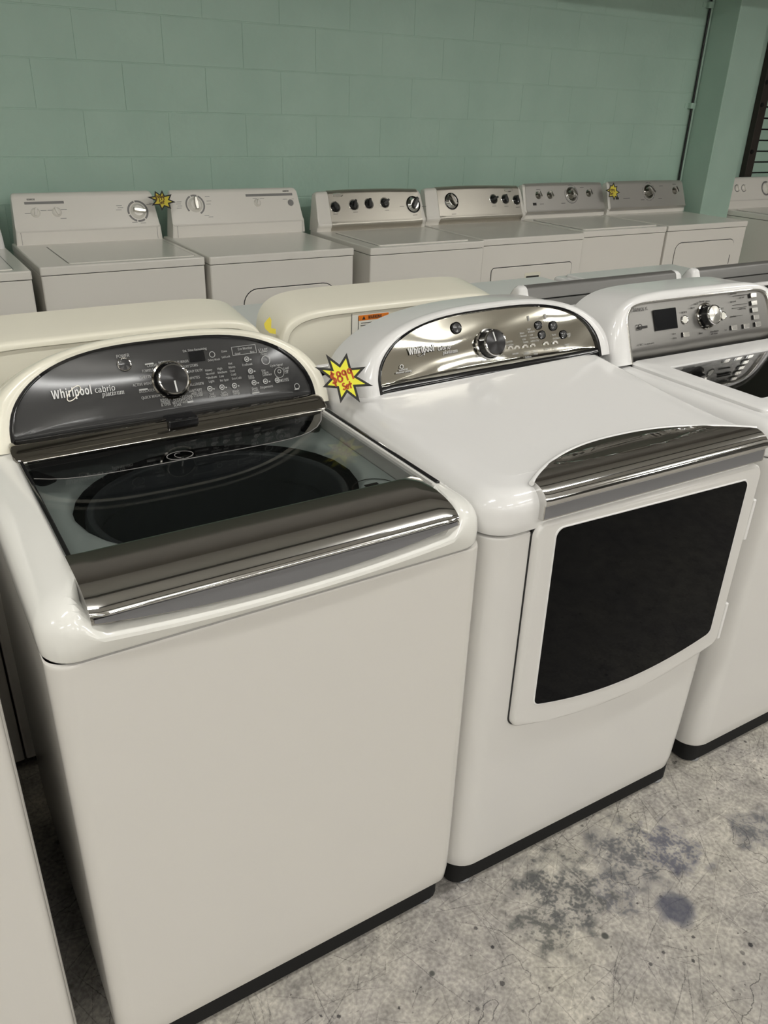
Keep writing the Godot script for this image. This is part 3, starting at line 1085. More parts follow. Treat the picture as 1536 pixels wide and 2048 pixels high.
	for q in [[0.5523, 0.1114], [0.5523, 0.0902], [0.5526, 0.0704], [0.5551, 0.0503], [0.5598, 0.03], [0.5084, 0.0295], [0.4563, 0.0307], [0.2602, 0.0322]]:
		g = Geo.new(); g.xf = on(q[0], q[1], 0.0015)
		g.prism(rrect2(0.024, 0.013, 0.002), 0.003, 0.0008)
		part("button", g, M.pale_chrome, o)
		g = Geo.new(); g.xf = on(q[0] - 0.0155, q[1], 0.0015)
		g.prism(rrect2(0.005, 0.013, 0.001), 0.0022, 0.0004)
		part("indicator_window", g, M.black_gloss, o)

func neighbor_left() -> void:
	# only the right edge of this one shows, at the left margin
	var o := thing("washing_machine", "white washer cut off by the left edge of the photo, beside the smoked-lid washer", "washing machine", Vector3(-0.752, 0, -0.03), 0.0)
	var W := 0.69
	var g := Geo.new()
	g.slab(0.0, W + 0.006, 0.06, 0.90, -0.66, -0.022, 0.006, 0.006, 0.004)
	part("cabinet", g, M.white_enamel, o)
	g = Geo.new()
	g.slab(0.0, W + 0.002, 0.062, 0.872, -0.019, 0.016, 0.014, 0.003, 0.008, 0.008)
	part("front_panel", g, M.white_enamel, o)
	g = Geo.new()
	g.slab(-0.002, W + 0.004, 0.878, 0.945, -0.66, 0.016, 0.03, 0.01, 0.02)
	part("top_panel", g, M.white_plastic, o)
	g = Geo.new()
	g.slab(0.03, W - 0.03, 0.943, 0.955, -0.50, 0.0, 0.02, 0.02, 0.005)
	part("lid", g, M.white_plastic, o)
	g = Geo.new()
	g.sweep(PackedVector2Array([Vector2(-0.66, 0.943), Vector2(-0.52, 0.943), Vector2(-0.525, 0.98), Vector2(-0.58, 1.10), Vector2(-0.60, 1.11), Vector2(-0.65, 1.10)]), [[0.0, 0.9], [0.01, 1.0], [W - 0.01, 1.0], [W, 0.9]])
	part("console", g, M.white_plastic, o)
	base_and_feet(W, 0.66, o)

# ------------------------------------------------------------------ middle row, seen from behind
func backed(called: String, label: String, category: String, x: float, W: float, style: int) -> Node3D:
	var o := thing(called, label, category, Vector3(x, 0, -0.85), 0.0)
	var g := Geo.new()
	g.slab(0, W, 0.03, 0.935, -0.67, 0.0, 0.006, 0.006, 0.004)
	part("cabinet", g, M.white_enamel, o)
	g = Geo.new()
	g.slab(-0.001, W + 0.001, 0.915, 0.947, -0.685, 0.0, 0.02, 0.02, 0.012)
	part("top_panel", g, M.cool_white, o)
	g = Geo.new()
	g.slab(0.04, W - 0.04, 0.945, 0.957, -0.66, -0.17, 0.02, 0.02, 0.005)
	part("lid", g, M.cool_white, o)
	g = Geo.new()
	g.slab(0.02, W - 0.02, 0.005, 0.032, -0.65, -0.02, 0.005, 0.005, 0.002)
	part("toe_base", g, M.black_plastic, o)
	if style == 0:
		# moulded console shell: crowned, with rounded upper corners and a raised rim round a set-back plate
		g = Geo.new()
		var rs := []
		for st in [[-0.150, 0.0, 0.93], [-0.143, 0.0, 1.0], [-0.05, 0.0, 1.0], [-0.012, 0.0, 1.0], [-0.003, 0.002, 0.995], [0.0, 0.006, 0.985], [0.0, 0.016, 0.95], [-0.006, 0.020, 0.935], [-0.007, 0.022, 0.93]]:
			var r := PackedVector3Array()
			r.append(Vector3(W / 2 + (W / 2 - st[1]), 0.94, st[0]))
			for i in 33:
				var a := PI * i / 32
				var c := cos(a)
				r.append(Vector3(W / 2 + (W / 2 - st[1]) * signf(c) * pow(absf(c), 2.0 / 7.0), 0.94 + (0.145 - st[1] * 0.9 + 0.022 * clampf(-st[0] / 0.15, 0, 1)) * pow(sin(a), 2.0 / 5.0), st[0]))
			r.append(Vector3(W / 2 - (W / 2 - st[1]), 0.94, st[0]))
			rs.append(r)
		g.loft(rs, true)
		part("console", g, M.cream_plastic, o, 45)
	else:
		g = Geo.new()
		var prof := PackedVector2Array([Vector2(-0.15, 0.94), Vector2(0.0, 0.94), Vector2(0.0, 1.012), Vector2(-0.004, 1.016), Vector2(-0.010, 1.019), Vector2(-0.017, 1.045), Vector2(-0.029, 1.074), Vector2(-0.036, 1.08), Vector2(-0.05, 1.083), Vector2(-0.06, 1.078), Vector2(-0.14, 0.96)])
		g.sweep(prof, [[0.03, 1.0], [W - 0.03, 1.0]])
		var c := part("console", g, M.back_steel, o, 30)
		c.set_meta("label", "brushed grey console back")
		g = Geo.new()
		g.slab(0.03, W - 0.03, 1.044, 1.0475, -0.022, -0.0155, 0.001, 0.001, 0.0005)
		part("console_seam", g, M.black_plastic, o)
		g = Geo.new()
		g.slab(0.03, W - 0.03, 1.010, 1.020, -0.016, 0.005, 0.002, 0.002, 0.002)
		part("white_ledge", g, M.cool_white, o)
		g = Geo.new()
		g.slab(0.03, W - 0.03, 0.948, 1.010, -0.01, 0.002, 0.001, 0.001, 0.001)
		part("rear_plate", g, M.display_glass, o)
		for e in [[0.0, 0.032], [W - 0.032, W]]:
			g = Geo.new()
			var pp := PackedVector2Array()
			for q in prof:
				pp.append(Vector2(-0.07 + (q.x + 0.07) * 1.03, 0.94 + (q.y - 0.94) * 1.008))
			var lo: bool = e[0] == 0.0
			g.sweep(pp, [[e[0], 0.72 if lo else 1.0], [e[0] + 0.006, 0.92 if lo else 1.0], [e[0] + 0.016, 1.0], [e[1] - 0.006, 0.92 if not lo else 1.0], [e[1], 0.72 if not lo else 1.0]], 0.0, 0.94)
			var ec := part("end_cap", g, M.cool_white, o, 45)
			ec.set_meta("label", "white moulded end cap")
	return o

func middle_row() -> void:
	backed("washing_machine", "unseen appliance added to keep light out of the gap left of the smoked-lid washer", "washing machine", -0.706, 0.69, 0)  # added out of view as a light blocker behind the left gap
	backed("washing_machine", "cream-backed appliance right behind the smoked-lid washer, its console back turned to us", "washing machine", -0.012, 0.696, 0)
	var b := backed("clothes_dryer", "cream-backed appliance with an orange warning label on its console back", "clothes dryer", 0.722, 0.695, 0)
	# warning label
	var g := Geo.new()
	g.xf = Transform3D(Basis(), Vector3(0.255, 1.022, -0.0064))
	g.prism(rrect2(0.112, 0.082, 0.001), 0.001)
	var lb := part("warning_label", g, M.label_white, b)
	g = Geo.new()
	g.xf = Transform3D(Basis(), Vector3(0.264, 1.053, -0.0054))
	g.prism(rrect2(0.09, 0.0135, 0.0006), 0.0004)
	part("label_header", g, M.label_orange, lb)
	face = Transform3D(Basis(), Vector3(0.264, 1.053, -0.0050))
	lift = 0.0002
	g = Geo.new()
	let(g, "WARNING", 0.004, 0.0, 0.0085, "bold")
	for r in 8:
		dash(g, -0.004 + (0.004 if r % 3 == 0 else 0.0), -0.013 - r * 0.0062, 0.074 - (r % 3) * 0.006, 0.0014)
	dash(g, -0.045, -0.027, 0.0012, 0.062)
	dash(g, -0.064, -0.027, 0.0012, 0.08)
	g.xf = face
	g.prism(PackedVector2Array([Vector2(-0.034, -0.0045), Vector2(-0.024, -0.0045), Vector2(-0.029, 0.0045)]), 0.0005)
	g.xf = Transform3D()
	part("label_print", g, M.black_print, lb)
	backed("washing_machine", "appliance with grey metal console back and white end caps, behind the mirrored-panel dryer", "washing machine", 1.483, 0.695, 1)
	backed("clothes_dryer", "appliance with grey metal console back running off the right edge of the photo", "clothes dryer", 2.228, 0.70, 1)

# ------------------------------------------------------------------ back row along the wall
var line_a := Vector2.ZERO
var line_b := Vector2.ZERO
var deck := 0.912

func spot(x: float, s: float, d := 0.0) -> Transform3D:
	# a place on the slope of a back-row console: x along, s up the slope above the deck
	var up := Vector3(0, line_b.y - line_a.y, line_b.x - line_a.x).normalized()
	var n := Vector3(1, 0, 0).cross(up)
	var y := 0.014 + 0.932 * s
	var t := (y - line_a.y) / (line_b.y - line_a.y)
	var p := line_a.lerp(line_b, t)
	return Transform3D(Basis(Vector3(1, 0, 0), up, n), Vector3(x, deck + p.y, zc + p.x) + n * d)

var zc := -0.565

func back_body(called: String, label: String, category: String, p: Array, dryer: bool, door: Array) -> Node3D:
	# p: x left, x right, z front left, z front right
	var W := Vector2(p[1] - p[0], p[3] - p[2]).length()
	var o := thing(called, label, category, Vector3(p[0], 0, p[2]), -atan2(p[3] - p[2], p[1] - p[0]))
	var D := 0.65
	var g := Geo.new()
	g.slab(0.002, W - 0.002, 0.035, deck - 0.037, -D, 0.0, 0.008, 0.008, 0.003)
	part("cabinet", g, M.old_white, o)
	g = Geo.new()
	g.slab(0.006, W - 0.006, deck - 0.038, deck - 0.033, -D, -0.005, 0.006, 0.006, 0.0005)
	part("shadow_gap", g, M.black_plastic, o)
	g = Geo.new()
	g.slab(0, W, deck - 0.034, deck, -D, 0.004, 0.008, 0.008, 0.006, 0.003)
	part("top_panel", g, M.old_white, o)
	g = Geo.new()
	g.slab(0.02, W - 0.02, 0.0, 0.036, -D + 0.02, -0.04, 0.008, 0.008, 0.002)
	part("toe_base", g, M.black_plastic, o)
	if not dryer:
		g = Geo.new()
		g.slab(door[0], W - door[1], deck - 0.004, deck + door[2], -0.50, -0.035, 0.014, 0.014, 0.003)
		part("lid", g, M.old_white, o)
		for x in [door[0] - 0.003, W - door[1] + 0.001]:
			g = Geo.new()
			g.slab(x, x + 0.003, deck - 0.002, deck + 0.0008, -0.49, -0.05, 0.001, 0.001, 0.0003)
			part("lid_gap", g, M.black_plastic, o)
	else:
		var w: float = W - door[0] - door[1]
		var top: float = door[2]
		var gp := PackedVector2Array()
		var dp := PackedVector2Array()
		for q in rrect2(w + 0.008, top - 0.12 + 0.008, door[3] + 0.004, 6):
			gp.append(q + Vector2(door[0] + w / 2, (top + 0.12) / 2))
		for q in rrect2(w, top - 0.12, door[3], 6):
			dp.append(q + Vector2(door[0] + w / 2, (top + 0.12) / 2))
		g = Geo.new(); g.xf = Transform3D(Basis(), Vector3(0, 0, -0.002))
		g.prism(gp, 0.0026)
		part("door_gap", g, M.black_plastic, o)
		g = Geo.new(); g.xf = Transform3D(Basis(), Vector3(0, 0, -0.002))
		g.prism(dp, 0.008, 0.003)
		part("door", g, M.old_white, o)
	return o

func console_sweep(o: Node3D, prof: Array, W: float, x0: float, x1: float, m: Material, taper: float, called := "console", grow := 0.0, ends := true, crown := 0.0) -> MeshInstance3D:
	var pp := PackedVector2Array()
	for q in prof:
		pp.append(Vector2(zc + q[0] + (grow if q[0] > -0.12 else 0.0), deck + q[1] + (grow if q[1] > 0.19 else 0.0)))
	var g := Geo.new()
	var w := x1 - x0
	var xs := [[x0, 0.88], [x0 + 0.004, 0.95], [x0 + 0.010, 0.985], [x0 + 0.018, 1.0]] if ends else [[x0, 1.0]]
	for i in range(1, 12):
		xs.append([x0 + w * i / 12.0, 1.0])
	xs += [[x1 - 0.018, 1.0], [x1 - 0.010, 0.985], [x1 - 0.004, 0.95], [x1, 0.88]] if ends else [[x1, 1.0]]
	g.sweep(pp, xs, taper, deck, 0.21)
	if crown != 0.0:
		for i in g.v.size():
			var q := g.v[i]
			var t := clampf((q.y - deck) / 0.2, 0, 1)
			g.v[i].y += crown * t * t * (1.0 - pow(2.0 * q.x / W - 1.0, 2.0))
	return part(called, g, m, o, 40)

const KEN := [[-0.10, 0.0], [0.0, 0.0], [0.0, 0.054], [-0.004, 0.057], [-0.011, 0.062], [-0.064, 0.197], [-0.07, 0.207], [-0.08, 0.213], [-0.095, 0.214], [-0.10, 0.21]]
const WHI := [[-0.10, 0.0], [0.0, 0.0], [0.002, 0.014], [0.010, 0.022], [0.0135, 0.032], [0.012, 0.043], [0.004, 0.052], [-0.048, 0.180], [-0.056, 0.190], [-0.07, 0.195], [-0.10, 0.186]]
const MAY := [[-0.10, 0.0], [0.0, 0.0], [0.0, 0.018], [-0.004, 0.022], [-0.004, 0.028], [0.004, 0.034], [0.006, 0.042], [0.0, 0.052], [-0.050, 0.182], [-0.058, 0.193], [-0.072, 0.199], [-0.10, 0.19]]

func back_row() -> void:
	var g: Geo
	# 1: old white washer
	line_a = Vector2(-0.011, 0.062); line_b = Vector2(-0.064, 0.197)
	var o := back_body("washing_machine", "old white washer by the wall with two small knobs left of big dial", "washing machine", [0.487, 1.178, -2.63, -2.63], false, [0.125, 0.03, 0.003])
	console_sweep(o, KEN, 0.69, 0.012, 0.685, M.old_white, 0.018)
	for x in [0.035, 0.66]:
		g = Geo.new(); g.slab(x, x + 0.0015, deck + 0.002, deck + 0.056, zc - 0.01, zc + 0.0012, 0.0004, 0.0004, 0.0004)
		part("console_seam", g, M.grey_print, o)
	g = Geo.new(); g.xf = spot(0.165, 0.172)
	g.prism(rrect2(0.172, 0.011, 0.001), 0.0015); part("trim_bar", g, M.grey_print, o)
	face = spot(0, 0); face.origin.x = 0; lift = 0.0004
	g = Geo.new(); let(g, "KENMORE", 0.11, 0.188, 0.0075, "bold")
	part("brand_lettering", g, M.black_print, o)
	g = Geo.new()
	for q in [[0.085, 0.128], [0.155, 0.138], [0.185, 0.138], [0.245, 0.14], [0.235, 0.10], [0.50, 0.15], [0.505, 0.14], [0.495, 0.13], [0.66, 0.155], [0.645, 0.15], [0.56, 0.07], [0.60, 0.065]]:
		dash(g, q[0], q[1], 0.026, 0.0022)
	part("lettering", g, M.grey_print, o)
	grip_knob("selector_knob", spot(0.118, 0.129), 0.021, 0.02, o, M.old_white, M.old_white, -0.25)
	grip_knob("selector_knob", spot(0.212, 0.129), 0.021, 0.02, o, M.old_white, M.old_white, 0.35)
	g = Geo.new()
	for a in [[20, 95], [110, 190], [205, 250], [265, 300], [315, 375]]:
		ring(g, 0.585, 0.121, 0.046, 0.009, a[0], a[1])
	part("dial_scale", g, M.grey_print, o)
	grip_knob("cycle_dial", spot(0.585, 0.121), 0.036, 0.03, o, M.old_white, M.pale_chrome, 1.4 - PI)
	# 2: its dryer
	o = back_body("clothes_dryer", "old white dryer by the wall with big dial left and round button right", "clothes dryer", [1.196, 1.931, -2.62, -2.62], true, [0.155, 0.10, 0.755, 0.07])
	console_sweep(o, KEN, 0.737, 0.025, 0.755, M.old_white, 0.02, "console", 0.0, true)
	for x in [0.05, 0.735]:
		g = Geo.new(); g.slab(x, x + 0.0015, deck + 0.002, deck + 0.056, zc - 0.01, zc + 0.0012, 0.0004, 0.0004, 0.0004)
		part("console_seam", g, M.grey_print, o)
	g = Geo.new(); g.xf = spot(0.575, 0.182)
	g.prism(rrect2(0.265, 0.012, 0.001), 0.0015); part("trim_bar", g, M.grey_print, o)
	face = spot(0, 0); face.origin.x = 0
	g = Geo.new(); let(g, "KENMORE", 0.672, 0.199, 0.0075, "bold")
	part("brand_lettering", g, M.black_print, o)
	g = Geo.new()
	for q in [[0.085, 0.16], [0.08, 0.15], [0.085, 0.14], [0.08, 0.13], [0.235, 0.182], [0.24, 0.16], [0.235, 0.145], [0.215, 0.09], [0.235, 0.082], [0.49, 0.165], [0.53, 0.165], [0.66, 0.158], [0.70, 0.158]]:
		dash(g, q[0], q[1], 0.024, 0.002)
	part("lettering", g, M.grey_print, o)
	g = Geo.new()
	for a in [[-60, 60], [75, 105], [120, 215]]:
		ring(g, 0.165, 0.143, 0.046, 0.008, a[0], a[1])
	part("dial_scale", g, M.grey_print, o)
	grip_knob("cycle_dial", spot(0.165, 0.143), 0.036, 0.03, o, M.old_white, M.pale_chrome, 0.0)
	grip_knob("selector_knob", spot(0.50, 0.143), 0.019, 0.02, o, M.old_white, M.old_white, -0.4)
	round_button(spot(0.69, 0.139), 0.021, o, M.old_white, M.grey_print)
	# 3 and 4: pair with warm silver panels and black knobs
	line_a = Vector2(0.004, 0.052); line_b = Vector2(-0.048, 0.180)
	o = back_body("washing_machine", "washer by the wall with silver console, four black knobs and a larger dial", "washing machine", [2.000, 2.700, -2.58, -2.58], false, [0.075, 0.075, 0.006])
	console_sweep(o, WHI, 0.70, 0.0, 0.705, M.old_white, 0.02, "console", 0.0, true, 0.006)
	var pan := console_sweep(o, WHI, 0.70, 0.085, 0.675, M.warm_steel, 0.006, "control_panel", 0.0022, false, 0.008)
	pan.set_meta("label", "brushed silver control panel")
	oval_badge(o, 0.150, 0.176)
	face = spot(0, 0, 0.0022); face.origin.x = 0; lift = 0.0004
	g = Geo.new()
	for q in [[0.118, 0.078], [0.243, 0.084], [0.345, 0.089], [0.445, 0.087], [0.545, 0.135], [0.545, 0.12], [0.55, 0.105], [0.70, 0.1], [0.63, 0.055], [0.225, 0.155], [0.32, 0.165], [0.385, 0.165], [0.42, 0.16], [0.48, 0.162]]:
		dash(g, q[0], q[1], 0.03, 0.0022)
	part("lettering", g, M.black_print, o)
	for q in [[0.122, 0.113, 0.3], [0.238, 0.121, -0.4], [0.335, 0.125, -0.2], [0.438, 0.127, -1.0]]:
		lathe_part("knob_bezel", spot(q[0], q[1], 0.0015), [[0.031, 0], [0.031, 0.002], [0.028, 0.0035], [0.027, 0.001]], M.pale_chrome, o, 22)
		grip_knob("selector_knob", spot(q[0], q[1], 0.002), 0.0265, 0.026, o, M.black_gloss, M.dark_panel, q[2])
	lathe_part("dial_ring", spot(0.628, 0.113, 0.0015), [[0.047, 0], [0.047, 0.003], [0.043, 0.005], [0.04, 0.002]], M.black_gloss, o, 30)
	grip_knob("cycle_dial", spot(0.628, 0.113, 0.003), 0.040, 0.032, o, M.chrome, M.dark_panel, -0.6)
	o = back_body("clothes_dryer", "dryer by the wall, silver console with dial at left, three black knobs right", "clothes dryer", [2.722, 3.462, -2.62, -2.62], true, [0.075, 0.075, 0.755, 0.02])
	console_sweep(o, WHI, 0.74, 0.01, 0.765, M.old_white, 0.02, "console", 0.0, true, 0.006)
	pan = console_sweep(o, WHI, 0.74, 0.105, 0.735, M.warm_steel, 0.006, "control_panel", 0.0022, false, 0.008)
	pan.set_meta("label", "brushed silver control panel")
	oval_badge(o, 0.648, 0.172)
	face = spot(0, 0, 0.0022); face.origin.x = 0
	g = Geo.new()
	for q in [[0.13, 0.16], [0.15, 0.168], [0.2, 0.17], [0.27, 0.165], [0.28, 0.12], [0.28, 0.1], [0.21, 0.045], [0.52, 0.082], [0.615, 0.078], [0.705, 0.07], [0.47, 0.15], [0.55, 0.155], [0.62, 0.15]]:
		dash(g, q[0], q[1], 0.032, 0.0022)
	part("lettering", g, M.black_print, o)
	lathe_part("dial_ring", spot(0.205, 0.118, 0.0015), [[0.049, 0], [0.049, 0.003], [0.045, 0.005], [0.042, 0.002]], M.black_gloss, o, 30)
	grip_knob("cycle_dial", spot(0.205, 0.118, 0.003), 0.042, 0.032, o, M.chrome, M.smoke_chrome, 0.5)
	for q in [[0.522, 0.122, -1.2], [0.612, 0.119, 0.1], [0.70, 0.111, 0.0]]:
		lathe_part("knob_bezel", spot(q[0], q[1], 0.0015), [[0.031, 0], [0.031, 0.002], [0.028, 0.0035], [0.027, 0.001]], M.pale_chrome, o, 22)
		grip_knob("selector_knob", spot(q[0], q[1], 0.002), 0.0265, 0.026, o, M.black_gloss, M.dark_panel, q[2])
	g = Geo.new()  # flush cream pull plate on the door
	g.xf = Transform3D(Basis(), Vector3(0.37, 0.675, 0.005))
	g.prism(rrect2(0.118, 0.085, 0.006), 0.002, 0.001)
	var dh := part("door_pull_plate", g, M.cream_plastic, o)
	g = Geo.new()
	g.xf = Transform3D(Basis(), Vector3(0.37, 0.675, 0.007))
	g.prism(rrect2(0.095, 0.022, 0.004), 0.008, 0.003)
	part("door_pull", g, M.cream_plastic, dh)
	g = Geo.new()
	g.xf = Transform3D(Basis(), Vector3(0.37, 0.694, 0.007))
	g.prism(rrect2(0.095, 0.010, 0.003), 0.0006)
	part("pull_recess", g, M.black_print, dh)
	# 5 and 6: pair with plain grey steel panels and bright knobs
	line_a = Vector2(0.0, 0.052); line_b = Vector2(-0.050, 0.182)
	o = back_body("washing_machine", "washer by the wall with plain grey console and three bright knobs", "washing machine", [3.497, 4.212, -2.67, -2.67], false, [0.045, 0.05, 0.007])
	console_sweep(o, MAY, 0.70, 0.02, 0.738, M.old_white, 0.018, "console", 0.0, true, 0.004)
	pan = console_sweep(o, MAY.slice(3), 0.70, 0.042, 0.735, M.dark_steel, 0.014, "control_panel", 0.003, false, 0.004)
	pan.set_meta("label", "plain grey brushed control panel")
	face = spot(0, 0, 0.003); face.origin.x = 0
	g = Geo.new()
	dash(g, 0.115, 0.076, 0.03, 0.016)
	for q in [[0.175, 0.075], [0.16, 0.165], [0.25, 0.168], [0.33, 0.172], [0.54, 0.17], [0.48, 0.14], [0.36, 0.075], [0.44, 0.075], [0.155, 0.15]]:
		dash(g, q[0], q[1], 0.034, 0.0025)
	part("lettering", g, M.black_print, o)
	for q in [[0.155, 0.130, 0.021], [0.252, 0.128, 0.021], [0.597, 0.133, 0.021]]:
		grip_knob("selector_knob", spot(q[0], q[1], 0.003), 0.0245, 0.03, o, M.smoke_chrome, M.chrome, 0.4)
	g = Geo.new()
	ring(g, 0.44, 0.130, 0.057, 0.006)
	part("dial_scale", g, M.grey_print, o)
	lathe_part("dial_ring", spot(0.44, 0.130, 0.003), [[0.047, 0], [0.047, 0.003], [0.043, 0.006], [0.036, 0.003]], M.chrome, o, 30)
	grip_knob("cycle_dial", spot(0.44, 0.130, 0.004), 0.034, 0.045, o, M.smoke_chrome, M.chrome, 0.5)
	o = back_body("clothes_dryer", "dryer by the wall beside the teal pillar, grey console with dial and small knob", "clothes dryer", [4.240, 5.025, -2.68, -2.68], true, [0.10, 0.10, 0.80, 0.05])
	console_sweep(o, MAY, 0.75, 0.03, 0.815, M.old_white, 0.018, "console", 0.0, true, 0.004)
	pan = console_sweep(o, MAY.slice(3), 0.75, 0.052, 0.812, M.dark_steel, 0.014, "control_panel", 0.003, false, 0.004)
	pan.set_meta("label", "plain grey brushed control panel")
	face = spot(0, 0, 0.003); face.origin.x = 0
	g = Geo.new()
	dash(g, 0.125, 0.091, 0.03, 0.014)
	for q in [[0.20, 0.09], [0.23, 0.09], [0.37, 0.16], [0.57, 0.165], [0.71, 0.175], [0.55, 0.08], [0.37, 0.075]]:
		dash(g, q[0], q[1], 0.036, 0.0025)
	part("lettering", g, M.black_print, o)
	g = Geo.new()
	for k in 12:
		ring(g, 0.44, 0.130, 0.06, 0.005, k * 30, k * 30 + 20)
	part("dial_scale", g, M.grey_print, o)
	lathe_part("dial_ring", spot(0.44, 0.130, 0.003), [[0.047, 0], [0.047, 0.003], [0.043, 0.006], [0.036, 0.003]], M.smoke_chrome, o, 30)
	grip_knob("cycle_dial", spot(0.44, 0.130, 0.004), 0.036, 0.045, o, M.smoke_chrome, M.chrome, 0.8)
	grip_knob("selector_knob", spot(0.71, 0.131, 0.003), 0.026, 0.03, o, M.smoke_chrome, M.chrome, 0.4)
	g = Geo.new()
	g.slab(0.655, 0.66, 0.64, 0.70, -0.004, 0.0075, 0.001, 0.001, 0.001)
	part("hinge_gap", g, M.black_plastic, o)
	# the row across the aisle behind the camera: it shows in the chrome and the black door glass
	for k in 5:
		var d: Node3D = get_node("clothes_dryer_003" if k % 2 == 0 else "washing_machine_006").duplicate()
		d.name = numbered("clothes_dryer" if k % 2 == 0 else "washing_machine")
		add_child(d)
		d.position = Vector3(-1.3 + 0.86 * k, 0, 2.9)
		d.rotation.y = PI
		tag(d, "old white appliance across the aisle, seen only as a dim reflection in chrome and glass", "clothes dryer" if k % 2 == 0 else "washing machine", "appliances across the aisle")
	# far left: only a corner shows
	line_a = Vector2(-0.011, 0.062); line_b = Vector2(-0.064, 0.197)
	o = back_body("washing_machine", "white washer at the far left of the wall row, only its lid corner in view", "washing machine", [-0.245, 0.447, -2.575, -2.575], false, [0.06, 0.06, 0.004])
	console_sweep(o, KEN, 0.69, 0.005, 0.685, M.cool_white, 0.012)
	# far right, past the pillar
	line_a = Vector2(-0.011, 0.062); line_b = Vector2(-0.064, 0.197)
	o = back_body("washing_machine", "white washer at the far right beyond the pillar, under the slotted wall panel", "washing machine", [5.47, 6.17, -2.66, -2.66], false, [0.06, 0.06, 0.004])
	console_sweep(o, KEN, 0.70, 0.0, 0.70, M.old_white, 0.01)
	for q in [[0.085, 0.137], [0.165, 0.135], [0.245, 0.134]]:
		lathe_part("knob_bezel", spot(q[0], q[1]), [[0.028, 0], [0.028, 0.002], [0.025, 0.003], [0.024, 0.001]], M.grey_print, o, 18)
		grip_knob("selector_knob", spot(q[0], q[1], 0.001), 0.023, 0.022, o, M.old_white, M.old_white, 0.2)
	lathe_part("dial_ring", spot(0.515, 0.128), [[0.055, 0], [0.055, 0.003], [0.05, 0.004], [0.047, 0.001]], M.grey_print, o, 26)
	grip_knob("cycle_dial", spot(0.515, 0.128, 0.001), 0.042, 0.03, o, M.old_white, M.old_white, 0.2)

func oval_badge(o: Node3D, x: float, s: float) -> void:
	var g := Geo.new()
	g.xf = spot(x, s, 0.0015)
	var p := PackedVector2Array()
	for i in 24:
		p.append(Vector2(0.034 * cos(TAU * i / 24), 0.0115 * sin(TAU * i / 24)))
	g.prism(p, 0.006, 0.004)
	part("oval_badge", g, M.pale_chrome, o)

# ------------------------------------------------------------------ price cards
func star_card(called: String, label: String, at: Vector3, look: Basis, outline: Array, scale_: float, yellow: Material, ink: Material, price: Array, fat: float) -> void:
	var o := thing(called, label, "price card", at)
	o.basis = look
	var p := PackedVector2Array()
	for q in outline:
		p.append(Vector2(q[0], -q[1]) * scale_)
	var g := Geo.new()
	g.prism(p, 0.0012, 0.0)
	part("card", g, M.star_black, o)
	if Geometry2D.is_polygon_clockwise(p):
		p.reverse()
	var q2 := Geometry2D.offset_polygon(p, -fat, Geometry2D.JOIN_MITER)
	g = Geo.new()
	g.xf.origin.z = 0.0011
	g.prism(q2[0], 0.0006)
	part("yellow_face", g, yellow, o)
	if price.size():
		g = Geo.new()
		for w in price:
			handwrite(g, w[0], Vector2(w[1], w[2]) * scale_, w[3] * scale_, w[4], w[5] * scale_)
		part("handwritten_price", g, ink, o)

func handwrite(g: Geo, txt: String, at: Vector2, h: float, ang: float, w: float) -> void:
	var pen := at
	for ch in txt:
		var strokes := []
		var adv := 0.72
		match ch:
			"$":
				var s := []
				for i in 13:
					var a := lerpf(40, 270, i / 12.0)
					s.append(Vector2(0.3 + 0.22 * cos(deg_to_rad(a)), 0.72 + 0.22 * sin(deg_to_rad(a))))
				for i in 13:
					var a := lerpf(90, -140, i / 12.0)
					s.append(Vector2(0.3 + 0.24 * cos(deg_to_rad(a)), 0.26 + 0.24 * sin(deg_to_rad(a))))
				strokes = [s, [Vector2(0.26, 1.12), Vector2(0.34, -0.22)]]
			"8":
				strokes = [arc2(0.32, 0.74, 0.2, 0.2, 0, 360), arc2(0.34, 0.27, 0.27, 0.27, 0, 360)]
			"9":
				strokes = [arc2(0.28, 0.72, 0.2, 0.2, 0, 360), [Vector2(0.48, 0.78), Vector2(0.5, 0.4), Vector2(0.52, 0.0)]]
			"S":
				strokes = [arc2(0.28, 0.7, 0.2, 0.2, 50, 260), arc2(0.26, 0.25, 0.24, 0.25, 80, -140)]
				adv = 0.66
			"e":
				strokes = [[Vector2(0.06, 0.33), Vector2(0.44, 0.36)], arc2(0.25, 0.3, 0.2, 0.28, 15, 320)]
				adv = 0.6
			"t":
				strokes = [[Vector2(0.25, 0.95), Vector2(0.25, 0.4), Vector2(0.3, 0.05)], [Vector2(0.0, 0.6), Vector2(0.5, 0.62)]]
				adv = 0.55
		for s in strokes:
			var p := PackedVector2Array()
			for q in s:
				p.append(pen + (Vector2(q.x * 0.78, q.y) * h).rotated(ang))
			g.stroke(p, w, 0.0016, 0.0006)
		pen += Vector2(adv * h * 0.75, 0).rotated(ang)

func arc2(cx: float, cy: float, rx: float, ry: float, a0: float, a1: float) -> Array:
	var p := []
	for i in 15:
		var a := deg_to_rad(lerpf(a0, a1, i / 14.0))
		p.append(Vector2(cx + rx * cos(a), cy + ry * sin(a)))
	return p

